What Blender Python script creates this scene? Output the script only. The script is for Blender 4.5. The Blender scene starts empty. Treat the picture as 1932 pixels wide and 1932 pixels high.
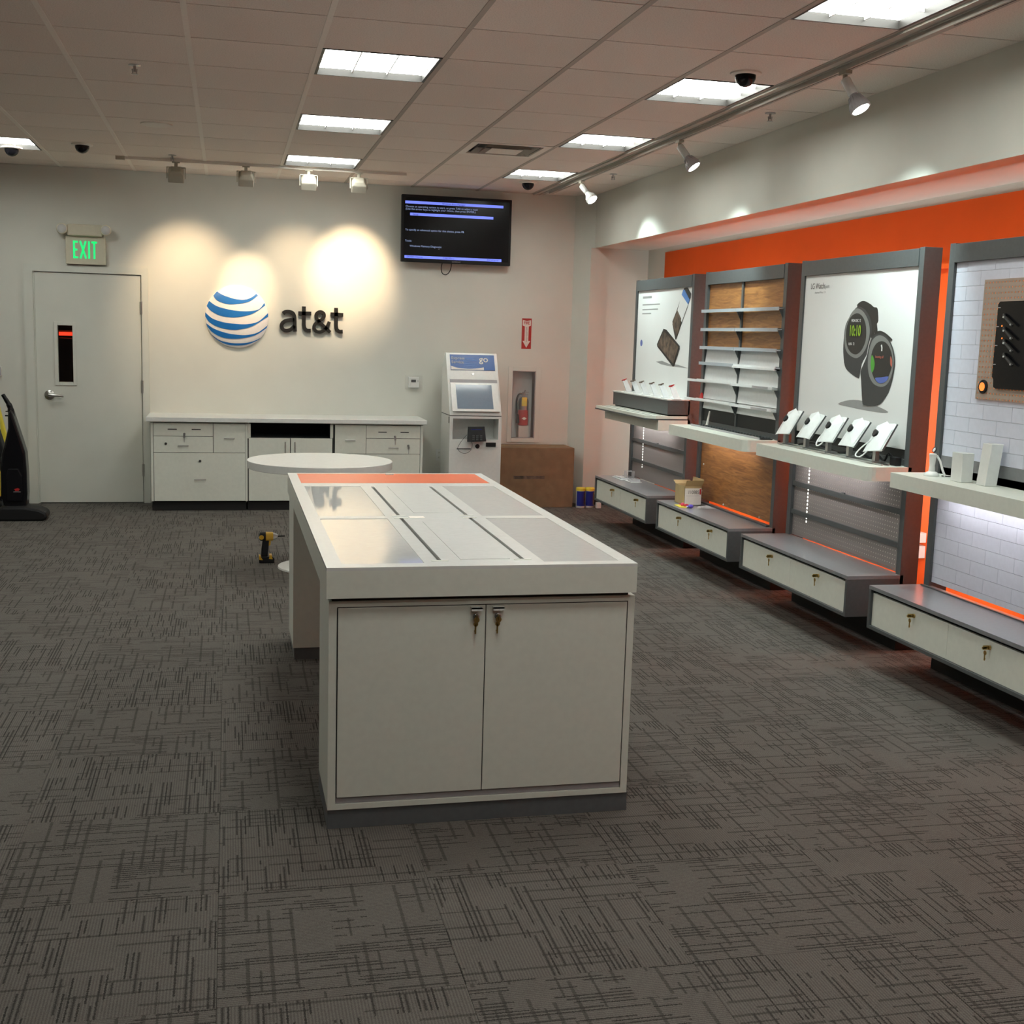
import bpy, bmesh, math, random
from mathutils import Vector, Matrix
random.seed(7)
scene = bpy.context.scene
C = scene.collection

# ---------------------------------------------------------------- camera
F_PX, YAW, PITCH, ROLL, CAM_H = 2271.28, .233253, .144541, .029346, 1.59087
cam_d = bpy.data.cameras.new('camera'); cam = bpy.data.objects.new('camera', cam_d); C.objects.link(cam)
cy, sy, cp, sp = math.cos(YAW), math.sin(YAW), math.cos(PITCH), math.sin(PITCH)
Fv = Vector((sy*cp, cy*cp, -sp)); Rv = Vector((cy, -sy, 0)); Uv = Rv.cross(Fv)
cr, sr = math.cos(ROLL), math.sin(ROLL)
R2 = Rv*cr + Uv*sr; U2 = Uv*cr - Rv*sr
M = Matrix((R2, U2, -Fv)).transposed().to_4x4(); M.translation = Vector((0, 0, CAM_H))
cam.matrix_world = M
cam_d.sensor_width = 36; cam_d.sensor_fit = 'HORIZONTAL'; cam_d.lens = 36*F_PX/1932
cam_d.clip_start = .05; cam_d.clip_end = 60
scene.camera = cam
# ---------------------------------------------------------------- world / view
w = bpy.data.worlds.new('world'); scene.world = w; w.use_nodes = True
w.node_tree.nodes['Background'].inputs[0].default_value = (.5, .5, .5, 1)
w.node_tree.nodes['Background'].inputs[1].default_value = .02
scene.view_settings.view_transform = 'Standard'
scene.view_settings.look = 'None'
scene.view_settings.gamma = 1
scene.view_settings.exposure = 0.0
scene.view_settings.use_curve_mapping = False
FIX_STRENGTH = 15.8          # ceiling troffers
HEAD_COOL = 9.0             # cool track lamps on the right
LED_RECESS = 80.0            # strips behind the fixtures
# ---------------------------------------------------------------- room numbers
H = 2.929                   # ceiling
D = 11.31                   # back wall
S = .6096; GX, GY = -.1773, 6.0711
XR = 3.37                   # bulkhead face
XO = 3.90                   # recessed orange wall
SOF = 2.44                  # soffit height
YE = 11.10                  # recess end wall
XL, YF = -4.6, -3.2

# ---------------------------------------------------------------- materials
def mat(name, col, rough=.5, metal=0, emit=0, ecol=None, spec=.5, coat=0, noise=0, nscale=40, bump=0, bscale=200, alpha=1, trans=0):
    m = bpy.data.materials.new(name); m.use_nodes = True
    nt = m.node_tree; b = nt.nodes['Principled BSDF']
    b.inputs['Base Color'].default_value = (*col, 1); b.inputs['Roughness'].default_value = rough
    b.inputs['Metallic'].default_value = metal; b.inputs['Specular IOR Level'].default_value = spec
    b.inputs['Coat Weight'].default_value = coat; b.inputs['Transmission Weight'].default_value = trans
    b.inputs['Alpha'].default_value = alpha
    if emit:
        b.inputs['Emission Color'].default_value = (*(ecol or col), 1); b.inputs['Emission Strength'].default_value = emit
    tc = nt.nodes.new('ShaderNodeTexCoord')
    n = nt.nodes.new('ShaderNodeTexNoise'); n.inputs['Scale'].default_value = nscale; n.inputs['Detail'].default_value = 4
    nt.links.new(tc.outputs['Object'], n.inputs['Vector'])
    k = max(noise, .02)
    r = nt.nodes.new('ShaderNodeValToRGB')
    r.color_ramp.elements[0].color = (*[c*(1-k) for c in col], 1); r.color_ramp.elements[0].position = .35
    r.color_ramp.elements[1].color = (*[min(1, c*(1+k)) for c in col], 1); r.color_ramp.elements[1].position = .65
    nt.links.new(n.outputs['Fac'], r.inputs['Fac']); nt.links.new(r.outputs['Color'], b.inputs['Base Color'])
    if bump:
        n2 = nt.nodes.new('ShaderNodeTexNoise'); n2.inputs['Scale'].default_value = bscale
        nt.links.new(tc.outputs['Object'], n2.inputs['Vector'])
        bp = nt.nodes.new('ShaderNodeBump'); bp.inputs['Strength'].default_value = bump; bp.inputs['Distance'].default_value = .002
        nt.links.new(n2.outputs['Fac'], bp.inputs['Height']); nt.links.new(bp.outputs['Normal'], b.inputs['Normal'])
    return m

MT = dict(
 wall=mat('wall_paint', (.66, .66, .60), .6, noise=.015, nscale=3, bump=.15, bscale=350, spec=.3),
 orange=mat('orange_paint', (.76, .105, .013), .6, noise=.03, nscale=3, spec=.1),
 slab=mat('plenum_dark', (.10, .095, .09), .9),
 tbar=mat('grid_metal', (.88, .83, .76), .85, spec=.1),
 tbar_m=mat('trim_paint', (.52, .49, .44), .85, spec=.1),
 tbar_d=mat('grid_metal_shade', (.50, .46, .41), .85, spec=.1),
 white=mat('white_laminate', (.70, .72, .645), .38, spec=.4),
 white2=mat('white_gloss', (.71, .72, .695), .25),
 gap=mat('shadow_gap', (.03, .03, .028), .8),
 slate=mat('slate_laminate', (.075, .082, .084), .42, noise=.05, nscale=60),
 slate_top=mat('slate_top', (.20, .205, .215), .3, noise=.04, nscale=60, coat=.3),
 plinth=mat('slate_plinth', (.115, .125, .13), .45, noise=.05),
 black=mat('black_plastic', (.012, .012, .013), .55, spec=.25),
 blackgloss=mat('black_gloss', (.006, .006, .008), .2, spec=.25),
 rubber=mat('black_cove_base', (.008, .008, .008), .6),
 chrome=mat('satin_nickel', (.55, .54, .52), .28, metal=1),
 brass=mat('brass', (.55, .38, .14), .3, metal=1),
 steel=mat('steel', (.45, .45, .45), .35, metal=1),
 cream=mat('cream_plastic', (.58, .54, .42), .5),
 green=mat('exit_green', (.02, .8, .3), .4, emit=.8, ecol=(.0, .72, .16)),
 red=mat('red_paint', (.45, .02, .02), .35),
 signred=mat('sign_red', (.42, .03, .025), .5),
 signwhite=mat('sign_white', (.75, .68, .62), .5),
 yellow=mat('yellow_plastic', (.75, .62, .06), .4),
 dewalt=mat('tool_yellow', (.62, .36, .03), .4),
 card=mat('cardboard', (.215, .14, .078), .8, noise=.08, nscale=12),
 cardl=mat('cardboard_light', (.46, .34, .17), .8, noise=.06, nscale=12),
 paper=mat('paper', (.75, .73, .68), .7),
 ink=mat('ink', (.05, .05, .05), .6), greyink=mat('grey_ink', (.38, .37, .38), .6),
 blue=mat('logo_blue', (.012, .15, .47), .35),
 dblue=mat('deep_blue', (.01, .02, .22), .4),
 hdrblue=mat('header_blue', (.02, .09, .32), .35, emit=.03, ecol=(.05, .15, .5)),
 globe=mat('globe_white', (.82, .78, .76), .3),
 letter=mat('letter_black', (.012, .010, .008), .4),
 tvbar=mat('screen_periwinkle', (.1, .12, .5), .4, emit=1.0, ecol=(.19, .26, .95)),
 tvtext=mat('screen_text', (.3, .35, .5), .4, emit=.8, ecol=(.22, .3, .55)),
 tvdark=mat('screen_dark_text', (.03, .03, .2), .4),
 poster=mat('poster_board', (.78, .79, .78), .45, noise=.01, nscale=2),
 tablet=mat('tablet_back', (.80, .84, .83), .35),
 brick=mat('white_wall_tile', (.64, .66, .76), .45), brickgap=mat('tile_joint', (.42, .42, .46), .7),
 acrylic=mat('clear_acrylic', (.85, .86, .87), .08, alpha=.42),
 shelf=mat('shelf_metal', (.38, .42, .46), .35),
 shelfwhite=mat('shelf_white', (.78, .80, .80), .3),
 frost=mat('frosted_glass', (.60, .61, .605), .035, spec=.75),
 strip=mat('orange_film', (.80, .16, .05), .35),
 slot=mat('dark_slot', (.06, .06, .05), .6),
 lampglow=mat('lamp_lens', (1, 1, 1), .4, emit=14, ecol=(.92, 1, .96)),
 led=mat('led_strip', (1, 1, 1), .4, emit=LED_RECESS, ecol=(1, .96, .92)),
 undled=mat('under_shelf_led', (1, 1, 1), .4, emit=22, ecol=(1, .97, .98)),
 peg_glow=mat('added_peg_glow', (.8, .76, .72), .6, emit=.45, ecol=(1, .93, .85)),
 dot=mat('led_dot', (1, 1, 1), .4, emit=2.2, ecol=(1, .98, .88)),
 fix=mat('tube_light', (1, 1, 1), .5, emit=FIX_STRENGTH, ecol=(.965, 1.0, .935)),
 louver=mat('louver_white', (.9, .9, .88), .5),
 dark=mat('dark_trim', (.02, .018, .016), .5),
 door=mat('door_paint', (.64, .65, .59), .45, noise=.01, nscale=4),
 tabletglass=mat('kiosk_glass', (.16, .20, .25), .10, emit=.10, ecol=(.25, .33, .42)),
 lime=mat('print_lime', (.25, .42, .02), .5), pgreen=mat('print_green', (.08, .33, .04), .5), pblue=mat('print_blue', (.10, .15, .45), .5),
 pred=mat('print_red', (.5, .13, .09), .5), pgrey=mat('print_grey', (.20, .205, .20), .4), pdark=mat('print_dark', (.025, .024, .022), .5),
 psky=mat('print_sky', (.10, .25, .62), .5), pbrown=mat('print_brown', (.10, .07, .05), .5, noise=.6, nscale=18),
 pshadow=mat('print_soft_grey', (.30, .30, .295), .5), redlit=mat('red_lit_sign', (.8, .02, .02), .5, emit=1.6, ecol=(1, .05, .02)),
 tan=mat('tan_wall', (.35, .24, .15), .7), wall_glow=mat('painted_wall_glow', (.9, .25, .04), .5, emit=.8, ecol=(1, .28, .05)),
 clear=mat('clear_glass', (.9, .9, .9), .02, alpha=.15), haze=mat('domed_clear_plastic', (.8, .8, .8), .1, alpha=.07), purple=mat('purple_wrap', (.12, .08, .5), .4), pink=mat('pink_wrap', (.6, .06, .14), .4),
 beigehead=mat('track_head_cream', (.50, .47, .39), .5),
)

def nodes_of(name):
    m = bpy.data.materials.new(name); m.use_nodes = True
    return m, m.node_tree, m.node_tree.nodes['Principled BSDF']
def mth(nt, op, a, b=None, c=None):
    n = nt.nodes.new('ShaderNodeMath'); n.operation = op
    for i, v in enumerate((a, b, c)):
        if v is None: continue
        if isinstance(v, (int, float)): n.inputs[i].default_value = v
        else: nt.links.new(v, n.inputs[i])
    return n.outputs[0]

# carpet: ribbed loop pile with random dark dashes both ways; each tile shifts by its object random
def carpet_material():
    m, nt, b = nodes_of('carpet_loop_pile')
    tc = nt.nodes.new('ShaderNodeTexCoord'); sp_ = nt.nodes.new('ShaderNodeSeparateXYZ'); nt.links.new(tc.outputs['Object'], sp_.inputs[0])
    oi = nt.nodes.new('ShaderNodeObjectInfo')
    fz = nt.nodes.new('ShaderNodeTexNoise'); fz.inputs['Scale'].default_value = 260; fz.inputs['Detail'].default_value = 2
    nt.links.new(tc.outputs['Object'], fz.inputs['Vector'])
    jit = mth(nt, 'MULTIPLY', mth(nt, 'SUBTRACT', fz.outputs['Fac'], .5), .011)
    X = mth(nt, 'ADD', mth(nt, 'ADD', sp_.outputs[0], 5), jit); Y = mth(nt, 'ADD', mth(nt, 'ADD', sp_.outputs[1], 5), jit)
    R = mth(nt, 'MULTIPLY', oi.outputs['Random'], 97)
    def wn(a, bb, cc):
        v = nt.nodes.new('ShaderNodeCombineXYZ')
        nt.links.new(a, v.inputs[0]); nt.links.new(bb, v.inputs[1])
        if isinstance(cc, (int, float)): v.inputs[2].default_value = cc
        else: nt.links.new(cc, v.inputs[2])
        n = nt.nodes.new('ShaderNodeTexWhiteNoise'); n.noise_dimensions = '3D'; nt.links.new(v.outputs[0], n.inputs['Vector'])
        return n.outputs['Value']
    def dashes(A, B, pitch, lng, dens, seed, wid):
        u = mth(nt, 'FLOOR', mth(nt, 'DIVIDE', A, pitch))
        rs = mth(nt, 'ADD', R, seed)
        off = wn(u, rs, 3.3)
        v = mth(nt, 'FLOOR', mth(nt, 'ADD', mth(nt, 'DIVIDE', B, lng), off))
        on = mth(nt, 'LESS_THAN', wn(u, v, rs), dens)
        fr = mth(nt, 'FRACT', mth(nt, 'DIVIDE', A, pitch))
        ln = mth(nt, 'LESS_THAN', fr, wid)
        return mth(nt, 'MULTIPLY', on, ln)
    # blocks that stay plain
    blk = mth(nt, 'LESS_THAN', wn(mth(nt, 'FLOOR', mth(nt, 'DIVIDE', X, .12)), mth(nt, 'FLOOR', mth(nt, 'DIVIDE', Y, .10)), mth(nt, 'ADD', R, 1.7)), .16)
    d1 = dashes(X, Y, .0135, .15, .42, 11.0, .36)
    d2 = dashes(Y, X, .030, .10, .22, 23.0, .20)
    d3 = mth(nt, 'MULTIPLY', dashes(Y, X, .060, .20, .45, 41.0, .16), .6)
    dd = mth(nt, 'MAXIMUM', mth(nt, 'MULTIPLY', mth(nt, 'MAXIMUM', d1, mth(nt, 'MULTIPLY', d2, .7)), mth(nt, 'SUBTRACT', 1, blk)), d3)
    rib = mth(nt, 'MULTIPLY', mth(nt, 'SINE', mth(nt, 'MULTIPLY', X, 2*math.pi/.0080)), .22)
    fine = nt.nodes.new('ShaderNodeTexNoise'); fine.inputs['Scale'].default_value = 420; fine.inputs['Detail'].default_value = 3
    nt.links.new(tc.outputs['Object'], fine.inputs['Vector'])
    big = nt.nodes.new('ShaderNodeTexNoise'); big.inputs['Scale'].default_value = 6; nt.links.new(tc.outputs['Object'], big.inputs['Vector'])
    val = mth(nt, 'ADD', mth(nt, 'ADD', 1.0, rib), mth(nt, 'MULTIPLY', mth(nt, 'SUBTRACT', fine.outputs['Fac'], .5), .9))
    val = mth(nt, 'ADD', val, mth(nt, 'MULTIPLY', mth(nt, 'SUBTRACT', big.outputs['Fac'], .5), .25))
    val = mth(nt, 'MULTIPLY', val, mth(nt, 'SUBTRACT', 1, mth(nt, 'MULTIPLY', dd, .66)))
    mx = nt.nodes.new('ShaderNodeVectorMath'); mx.operation = 'SCALE'; mx.inputs[0].default_value = (.124, .114, .103)
    nt.links.new(val, mx.inputs['Scale']); nt.links.new(mx.outputs[0], b.inputs['Base Color'])
    b.inputs['Roughness'].default_value = .95; b.inputs['Specular IOR Level'].default_value = .1
    bp = nt.nodes.new('ShaderNodeBump'); bp.inputs['Strength'].default_value = .5; bp.inputs['Distance'].default_value = .003
    nt.links.new(val, bp.inputs['Height']); nt.links.new(bp.outputs['Normal'], b.inputs['Normal'])
    return m
MT['carpet'] = carpet_material()
def glass_material():
    m, nt, b = nodes_of('window_glass'); nt.nodes.remove(b)
    t_ = nt.nodes.new('ShaderNodeBsdfTransparent'); t_.inputs[0].default_value = (.93, .95, .94, 1)
    g_ = nt.nodes.new('ShaderNodeBsdfGlossy'); g_.inputs['Roughness'].default_value = .02
    f_ = nt.nodes.new('ShaderNodeFresnel'); f_.inputs[0].default_value = 1.45; mx = nt.nodes.new('ShaderNodeMixShader')
    nt.links.new(f_.outputs[0], mx.inputs[0]); nt.links.new(t_.outputs[0], mx.inputs[1]); nt.links.new(g_.outputs[0], mx.inputs[2])
    nt.links.new(mx.outputs[0], nt.nodes['Material Output'].inputs[0]); return m
MT['clear'] = glass_material()

def tile_material():
    m, nt, b = nodes_of('mineral_ceiling_tile')
    tc = nt.nodes.new('ShaderNodeTexCoord'); oi = nt.nodes.new('ShaderNodeObjectInfo')
    n = nt.nodes.new('ShaderNodeTexNoise'); n.inputs['Scale'].default_value = 160; n.inputs['Detail'].default_value = 3
    nt.links.new(tc.outputs['Object'], n.inputs['Vector'])
    r = nt.nodes.new('ShaderNodeValToRGB'); r.color_ramp.elements[0].position = .3; r.color_ramp.elements[1].position = .55
    r.color_ramp.elements[0].color = (.70, .625, .56, 1); r.color_ramp.elements[1].color = (.85, .765, .695, 1)
    nt.links.new(n.outputs['Fac'], r.inputs['Fac'])
    sc = nt.nodes.new('ShaderNodeVectorMath'); sc.operation = 'SCALE'; nt.links.new(r.outputs[0], sc.inputs[0])
    nt.links.new(mth(nt, 'ADD', .96, mth(nt, 'MULTIPLY', oi.outputs['Random'], .07)), sc.inputs['Scale'])
    nt.links.new(sc.outputs[0], b.inputs['Base Color']); b.inputs['Roughness'].default_value = .9
    return m
MT['tile'] = tile_material()

def wood_material():
    m, nt, b = nodes_of('cherry_wood')
    tc = nt.nodes.new('ShaderNodeTexCoord'); mp = nt.nodes.new('ShaderNodeMapping'); mp.inputs['Scale'].default_value = (1, 1.6, 14)
    nt.links.new(tc.outputs['Object'], mp.inputs['Vector'])
    n = nt.nodes.new('ShaderNodeTexNoise'); n.inputs['Scale'].default_value = 3.2; n.inputs['Detail'].default_value = 7; n.inputs['Distortion'].default_value = 1.2
    nt.links.new(mp.outputs[0], n.inputs['Vector'])
    r = nt.nodes.new('ShaderNodeValToRGB'); r.color_ramp.elements[0].position = .3; r.color_ramp.elements[1].position = .7
    r.color_ramp.elements[0].color = (.20, .075, .022, 1); r.color_ramp.elements[1].color = (.42, .19, .055, 1)
    nt.links.new(n.outputs['Fac'], r.inputs['Fac']); nt.links.new(r.outputs[0], b.inputs['Base Color']); b.inputs['Roughness'].default_value = .4
    return m
MT['wood'] = wood_material()

def peg_material(name, col, pitch, hole, holey=None):
    m, nt, b = nodes_of(name)
    tc = nt.nodes.new('ShaderNodeTexCoord'); s = nt.nodes.new('ShaderNodeSeparateXYZ'); nt.links.new(tc.outputs['Object'], s.inputs[0])
    fy = mth(nt, 'SUBTRACT', mth(nt, 'FRACT', mth(nt, 'DIVIDE', mth(nt, 'ADD', s.outputs[1], 20), pitch)), .5)
    fz = mth(nt, 'SUBTRACT', mth(nt, 'FRACT', mth(nt, 'DIVIDE', mth(nt, 'ADD', s.outputs[2], 20), pitch)), .5)
    d = mth(nt, 'SQRT', mth(nt, 'ADD', mth(nt, 'MULTIPLY', fy, fy), mth(nt, 'MULTIPLY', fz, fz)))
    b.inputs['Base Color'].default_value = (*col, 1); b.inputs['Roughness'].default_value = .5; b.inputs['Metallic'].default_value = .2
    nt.links.new(mth(nt, 'GREATER_THAN', d, hole/pitch), b.inputs['Alpha'])
    return m
MT['peg'] = peg_material('perforated_grey_metal', (.30, .27, .26), .024, .0042)
MT['peg_tan'] = peg_material('perforated_tan_board', (.42, .33, .27), .024, .0045)

# ---------------------------------------------------------------- object helpers
def woff(p):
    v = Vector((0, 0, 0))
    while p is not None: v += p.location; p = p.parent
    return v
class MB:
    def __init__(s): s.v = []; s.f = []
    def add(s, vs, fs):
        o = len(s.v); s.v += [tuple(v) for v in vs]; s.f += [tuple(i+o for i in f) for f in fs]; return s
    def box(s, x0, x1, y0, y1, z0, z1):
        if x0 > x1: x0, x1 = x1, x0
        if y0 > y1: y0, y1 = y1, y0
        return s.add([(x, y, z) for z in (z0, z1) for y in (y0, y1) for x in (x0, x1)],
                     [(0, 2, 3, 1), (4, 5, 7, 6), (0, 1, 5, 4), (2, 6, 7, 3), (0, 4, 6, 2), (1, 3, 7, 5)])
    def frame(s, p, axis):
        a = Vector(axis).normalized(); t = Vector((0, 0, 1)) if abs(a.z) < .9 else Vector((1, 0, 0))
        u = a.cross(t).normalized(); return a, u, a.cross(u)
    def lathe(s, p, axis, prof, n=24):
        a, u, v = s.frame(p, axis); p = Vector(p); vs = []; fs = []
        for h, r in prof:
            for k in range(n):
                t = 2*math.pi*k/n; vs.append(p + a*h + (u*math.cos(t) + v*math.sin(t))*max(r, 1e-5))
        for i in range(len(prof)-1):
            for k in range(n): fs.append((i*n+k, i*n+(k+1) % n, (i+1)*n+(k+1) % n, (i+1)*n+k))
        fs.append(tuple(range(n-1, -1, -1))); fs.append(tuple((len(prof)-1)*n+k for k in range(n)))
        return s.add(vs, fs)
    def cyl(s, p0, p1, r, n=16, r1=None):
        d = Vector(p1)-Vector(p0); return s.lathe(p0, d, [(0, r), (d.length, r if r1 is None else r1)], n)
    def tube(s, pts, r, n=8):
        pts = [Vector(p) for p in pts]; vs = []; fs = []; up = None
        for i, p in enumerate(pts):
            d = (pts[min(i+1, len(pts)-1)] - pts[max(i-1, 0)]).normalized()
            t = up if up is not None else (Vector((0, 0, 1)) if abs(d.z) < .9 else Vector((1, 0, 0)))
            u = (t - d*t.dot(d)).normalized(); up = u; v = d.cross(u)
            rr = r[i] if isinstance(r, (list, tuple)) else r
            for k in range(n):
                a = 2*math.pi*k/n; vs.append(p + (u*math.cos(a)+v*math.sin(a))*rr)
        for i in range(len(pts)-1):
            for k in range(n): fs.append((i*n+k, i*n+(k+1) % n, (i+1)*n+(k+1) % n, (i+1)*n+k))
        fs.append(tuple(range(n-1, -1, -1))); fs.append(tuple((len(pts)-1)*n+k for k in range(n)))
        return s.add(vs, fs)
    def prism(s, poly, fn, h0, h1):
        """poly of 2D points mapped by fn(a,b,h) to 3D, extruded from h0 to h1"""
        n = len(poly)
        return s.add([fn(a, b, h0) for a, b in poly] + [fn(a, b, h1) for a, b in poly],
                     [tuple(range(n-1, -1, -1)), tuple(range(n, 2*n))] + [(i, (i+1) % n, n+(i+1) % n, n+i) for i in range(n)])
    def ribbon(s, pts, wd, fn, h0, h1, closed=False):
        """flat stroke along 2D points, extruded"""
        P = [Vector(p) for p in pts]; L = []; Rr = []; n = len(P)
        for i in range(n):
            a = P[max(i-1, 0)] if not closed else P[(i-1) % n]; b = P[min(i+1, n-1)] if not closed else P[(i+1) % n]
            d = (b-a).normalized(); nn = Vector((-d.y, d.x))*wd/2; L.append(P[i]+nn); Rr.append(P[i]-nn)
        for i in range(n if closed else n-1):
            j = (i+1) % n
            s.prism([L[i], Rr[i], Rr[j], L[j]], fn, h0, h1)
        return s
    def build(s, name, m, parent=None, smooth=False, bevel=0, kind=None, label=None):
        off = woff(parent) if parent is not None else Vector((0, 0, 0))
        me = bpy.data.meshes.new(name); me.from_pydata([tuple(Vector(v)-off) for v in s.v], [], s.f)
        bm = bmesh.new(); bm.from_mesh(me); bmesh.ops.recalc_face_normals(bm, faces=bm.faces); bm.to_mesh(me); bm.free()
        me.materials.append(MT[m] if isinstance(m, str) else m)
        o = bpy.data.objects.new(name, me); C.objects.link(o); o.parent = parent
        if smooth:
            for p in me.polygons: p.use_smooth = True
            md = o.modifiers.new('edge', 'EDGE_SPLIT'); md.split_angle = math.radians(40)
        if bevel:
            md = o.modifiers.new('bevel', 'BEVEL'); md.width = bevel; md.segments = 2; md.limit_method = 'ANGLE'
            md.harden_normals = False
        if kind: o['kind'] = kind
        if label: o['label'] = label
        return o
def B(*a): return MB().box(*a)
def thing(name, label, cat, loc, group=None):
    o = bpy.data.objects.new(name, None); o.empty_display_size = .1; C.objects.link(o); o.location = loc
    o['label'] = label; o['category'] = cat
    if group: o['group'] = group
    return o
def tag(o, label, cat, group=None):
    o['label'] = label; o['category'] = cat
    if group: o['group'] = group
    return o
def struct(name, mb, m, parent=None):
    o = mb.build(name, m, parent); o['kind'] = 'structure'; return o
def copy_tree(o, parent=None):
    c = o.copy(); C.objects.link(c); c.parent = parent
    for ch in list(o.children): copy_tree(ch, c)
    return c
def crom(pts, k=6, closed=False):
    P = [Vector(p) for p in pts]; n = len(P); out = []
    rng = range(n if closed else n-1)
    for i in rng:
        g = (lambda j: P[j % n]) if closed else (lambda j: P[min(max(j, 0), n-1)])
        p0, p1, p2, p3 = g(i-1), g(i), g(i+1), g(i+2)
        for t in range(k):
            t /= k
            out.append(.5*((2*p1)+(p2-p0)*t+(2*p0-5*p1+4*p2-p3)*t*t+(3*p1-p0-3*p2+p3)*t*t*t))
    if not closed: out.append(P[-1])
    return out
def text(name, s, size, origin, xdir, m, parent, depth=.0008, ydir=(0, 0, 1), align='LEFT', sx=1.0, label=None, bold=0):
    cu = bpy.data.curves.new(name, 'FONT'); cu.body = s; cu.size = size; cu.extrude = depth; cu.align_x = align; cu.offset = bold; cu.resolution_u = 3
    t = bpy.data.objects.new('tmp', cu); C.objects.link(t)
    bpy.context.view_layer.update()
    me = bpy.data.meshes.new_from_object(t.evaluated_get(bpy.context.evaluated_depsgraph_get()))
    bpy.data.objects.remove(t); bpy.data.curves.remove(cu)
    xd = Vector(xdir).normalized(); yd = Vector(ydir).normalized(); nd = xd.cross(yd)
    off = woff(parent) if parent else Vector((0, 0, 0)); og = Vector(origin) - off
    for v in me.vertices: v.co = og + xd*v.co.x*sx + yd*v.co.y + nd*v.co.z
    me.materials.clear(); me.materials.append(MT[m]); me.name = name
    o = bpy.data.objects.new(name, me); C.objects.link(o); o.parent = parent
    if label: o['label'] = label
    return o
fY = lambda y: (lambda a, b, h: (a, y-h, b))     # (x,z) drawings on a plane facing -y; h toward viewer
fX = lambda x: (lambda a, b, h: (x-h, a, b))     # (y,z) drawings on a plane facing -x
def spot(name, loc, target, energy, size, blend, col, parent, r=.03):
    l = bpy.data.lights.new(name, 'SPOT'); l.energy = energy; l.spot_size = math.radians(size); l.spot_blend = blend; l.color = col; l.shadow_soft_size = r
    o = bpy.data.objects.new(name, l); C.objects.link(o); o.parent = parent
    off = woff(parent) if parent else Vector((0, 0, 0))
    o.location = Vector(loc)-off; o.rotation_euler = (Vector(target)-Vector(loc)).to_track_quat('-Z', 'Y').to_euler()
    return o

# ================================================================ FLOOR
floor = struct('floor', B(XL, XO+.1, YF, D, -.12, -.008), 'carpet')
T = .60; X0, Y0 = -.035, 3.327
me0 = B(-T/2+.0006, T/2-.0006, -T/2+.0006, T/2-.0006, -.008, 0).build('carpet_tile', 'carpet', floor)
first = True; cnt = 0
for j in range(-3, 14):
    for i in range(-7, 8):
        cx, cyy = X0+(i+.5)*T, Y0+(j+.5)*T
        x0, x1 = cx-T/2, cx+T/2; y0, y1 = cyy-T/2, cyy+T/2
        if y1 < 1.9 or y0 > D or x0 > XO or x1 < XL: continue
        if x1 < -.25*y1-.9 or x0 > .74*y1+.3: continue
        if x1 > XO or y1 > D:
            o = B(-T/2+.0006, min(T/2, XO-cx), -T/2+.0006, min(T/2, D-cyy), -.008, 0).build('carpet_tile', 'carpet', floor)
            o.location = (cx, cyy, 0); continue
        if first: o = me0; first = False
        else: o = me0.copy(); C.objects.link(o)
        o.parent = floor; o.location = (cx, cyy, 0)
        o.rotation_euler = (0, 0, math.pi/2 if (i+j) % 2 else 0); cnt += 1

# ================================================================ CEILING
ceil = struct('ceiling', B(XL, XO+.1, YF, D+.2, H+.10, H+.25), 'slab')
FIX = [(-3, 6), (-3, 3), (-3, 0), (-3, -3), (1, 6), (1, 3), (1, 0), (1, -3), (4, 6), (4, 3), (4, 0), (4, -3),
       (1, -6), (4, -6), (1, -9), (4, -9)]  # rear rows are unseen, added to light the table front
VENT = (3, 4)
EX = lambda i: 2.797 if i >= 5 else GX+i*S
tile_cache = {}
def ctile(x0, x1, y0, y1, name='ceiling_tile'):
    key = (round(x1-x0, 3), round(y1-y0, 3))
    if key not in tile_cache:
        o = B(0, x1-x0, 0, y1-y0, 0, .016).build(name, 'tile', ceil); tile_cache[key] = o
    else:
        o = tile_cache[key].copy(); C.objects.link(o)
    o.parent = ceil; o.location = (x0, y0, H)
    return o
for i in range(-4, 6):
    for j in range(-14, 9):
        if (i, j) in FIX or (i, j) == VENT: continue
        x0, x1 = (EX(i), EX(i+1)) if i < 5 else (2.905, XR+.05)
        y0, y1 = GY+j*S, min(GY+(j+1)*S, D)
        ctile(x0+(.012 if i < 5 else 0), x1-.012, y0+.005, y1-.005)
# beyond the view: plain fields of the same tile
ceil_rest = MB()
y_a = GY-14*S
ceil_rest.box(XL, XR+.05, YF, y_a, H, H+.016)
ceil_rest.box(XL, GX-4*S-.012, y_a, D, H, H+.016)
o = ceil_rest.build('ceiling_tile', 'tile', ceil); o['kind'] = 'stuff'
# main runners
for i in range(-4, 6):
    x = EX(i); B(x-.013, x+.013, y_a, D, H-.003, H+.014).build('grid_bar', 'tbar' if i < 2 else 'tbar_d', ceil)  # right-hand runners get a darker tone, standing for their shade
for j in range(-14, 9):
    y = GY+j*S; B(GX-4*S, 2.79, y-.005, y+.005, H+.007, H+.014).build('grid_bar', 'tbar_d', ceil)
# flat trim carried along the right of the ceiling
struct('trim_1', MB().box(2.80, 2.905, -3, D, H-.006, H+.016), 'tbar_m')
struct('trim_2', MB().box(2.80, 2.812, -3, D, H-.014, H-.006).box(2.855, 2.862, -3, D, H-.012, H-.006), 'tbar_m')

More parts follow.
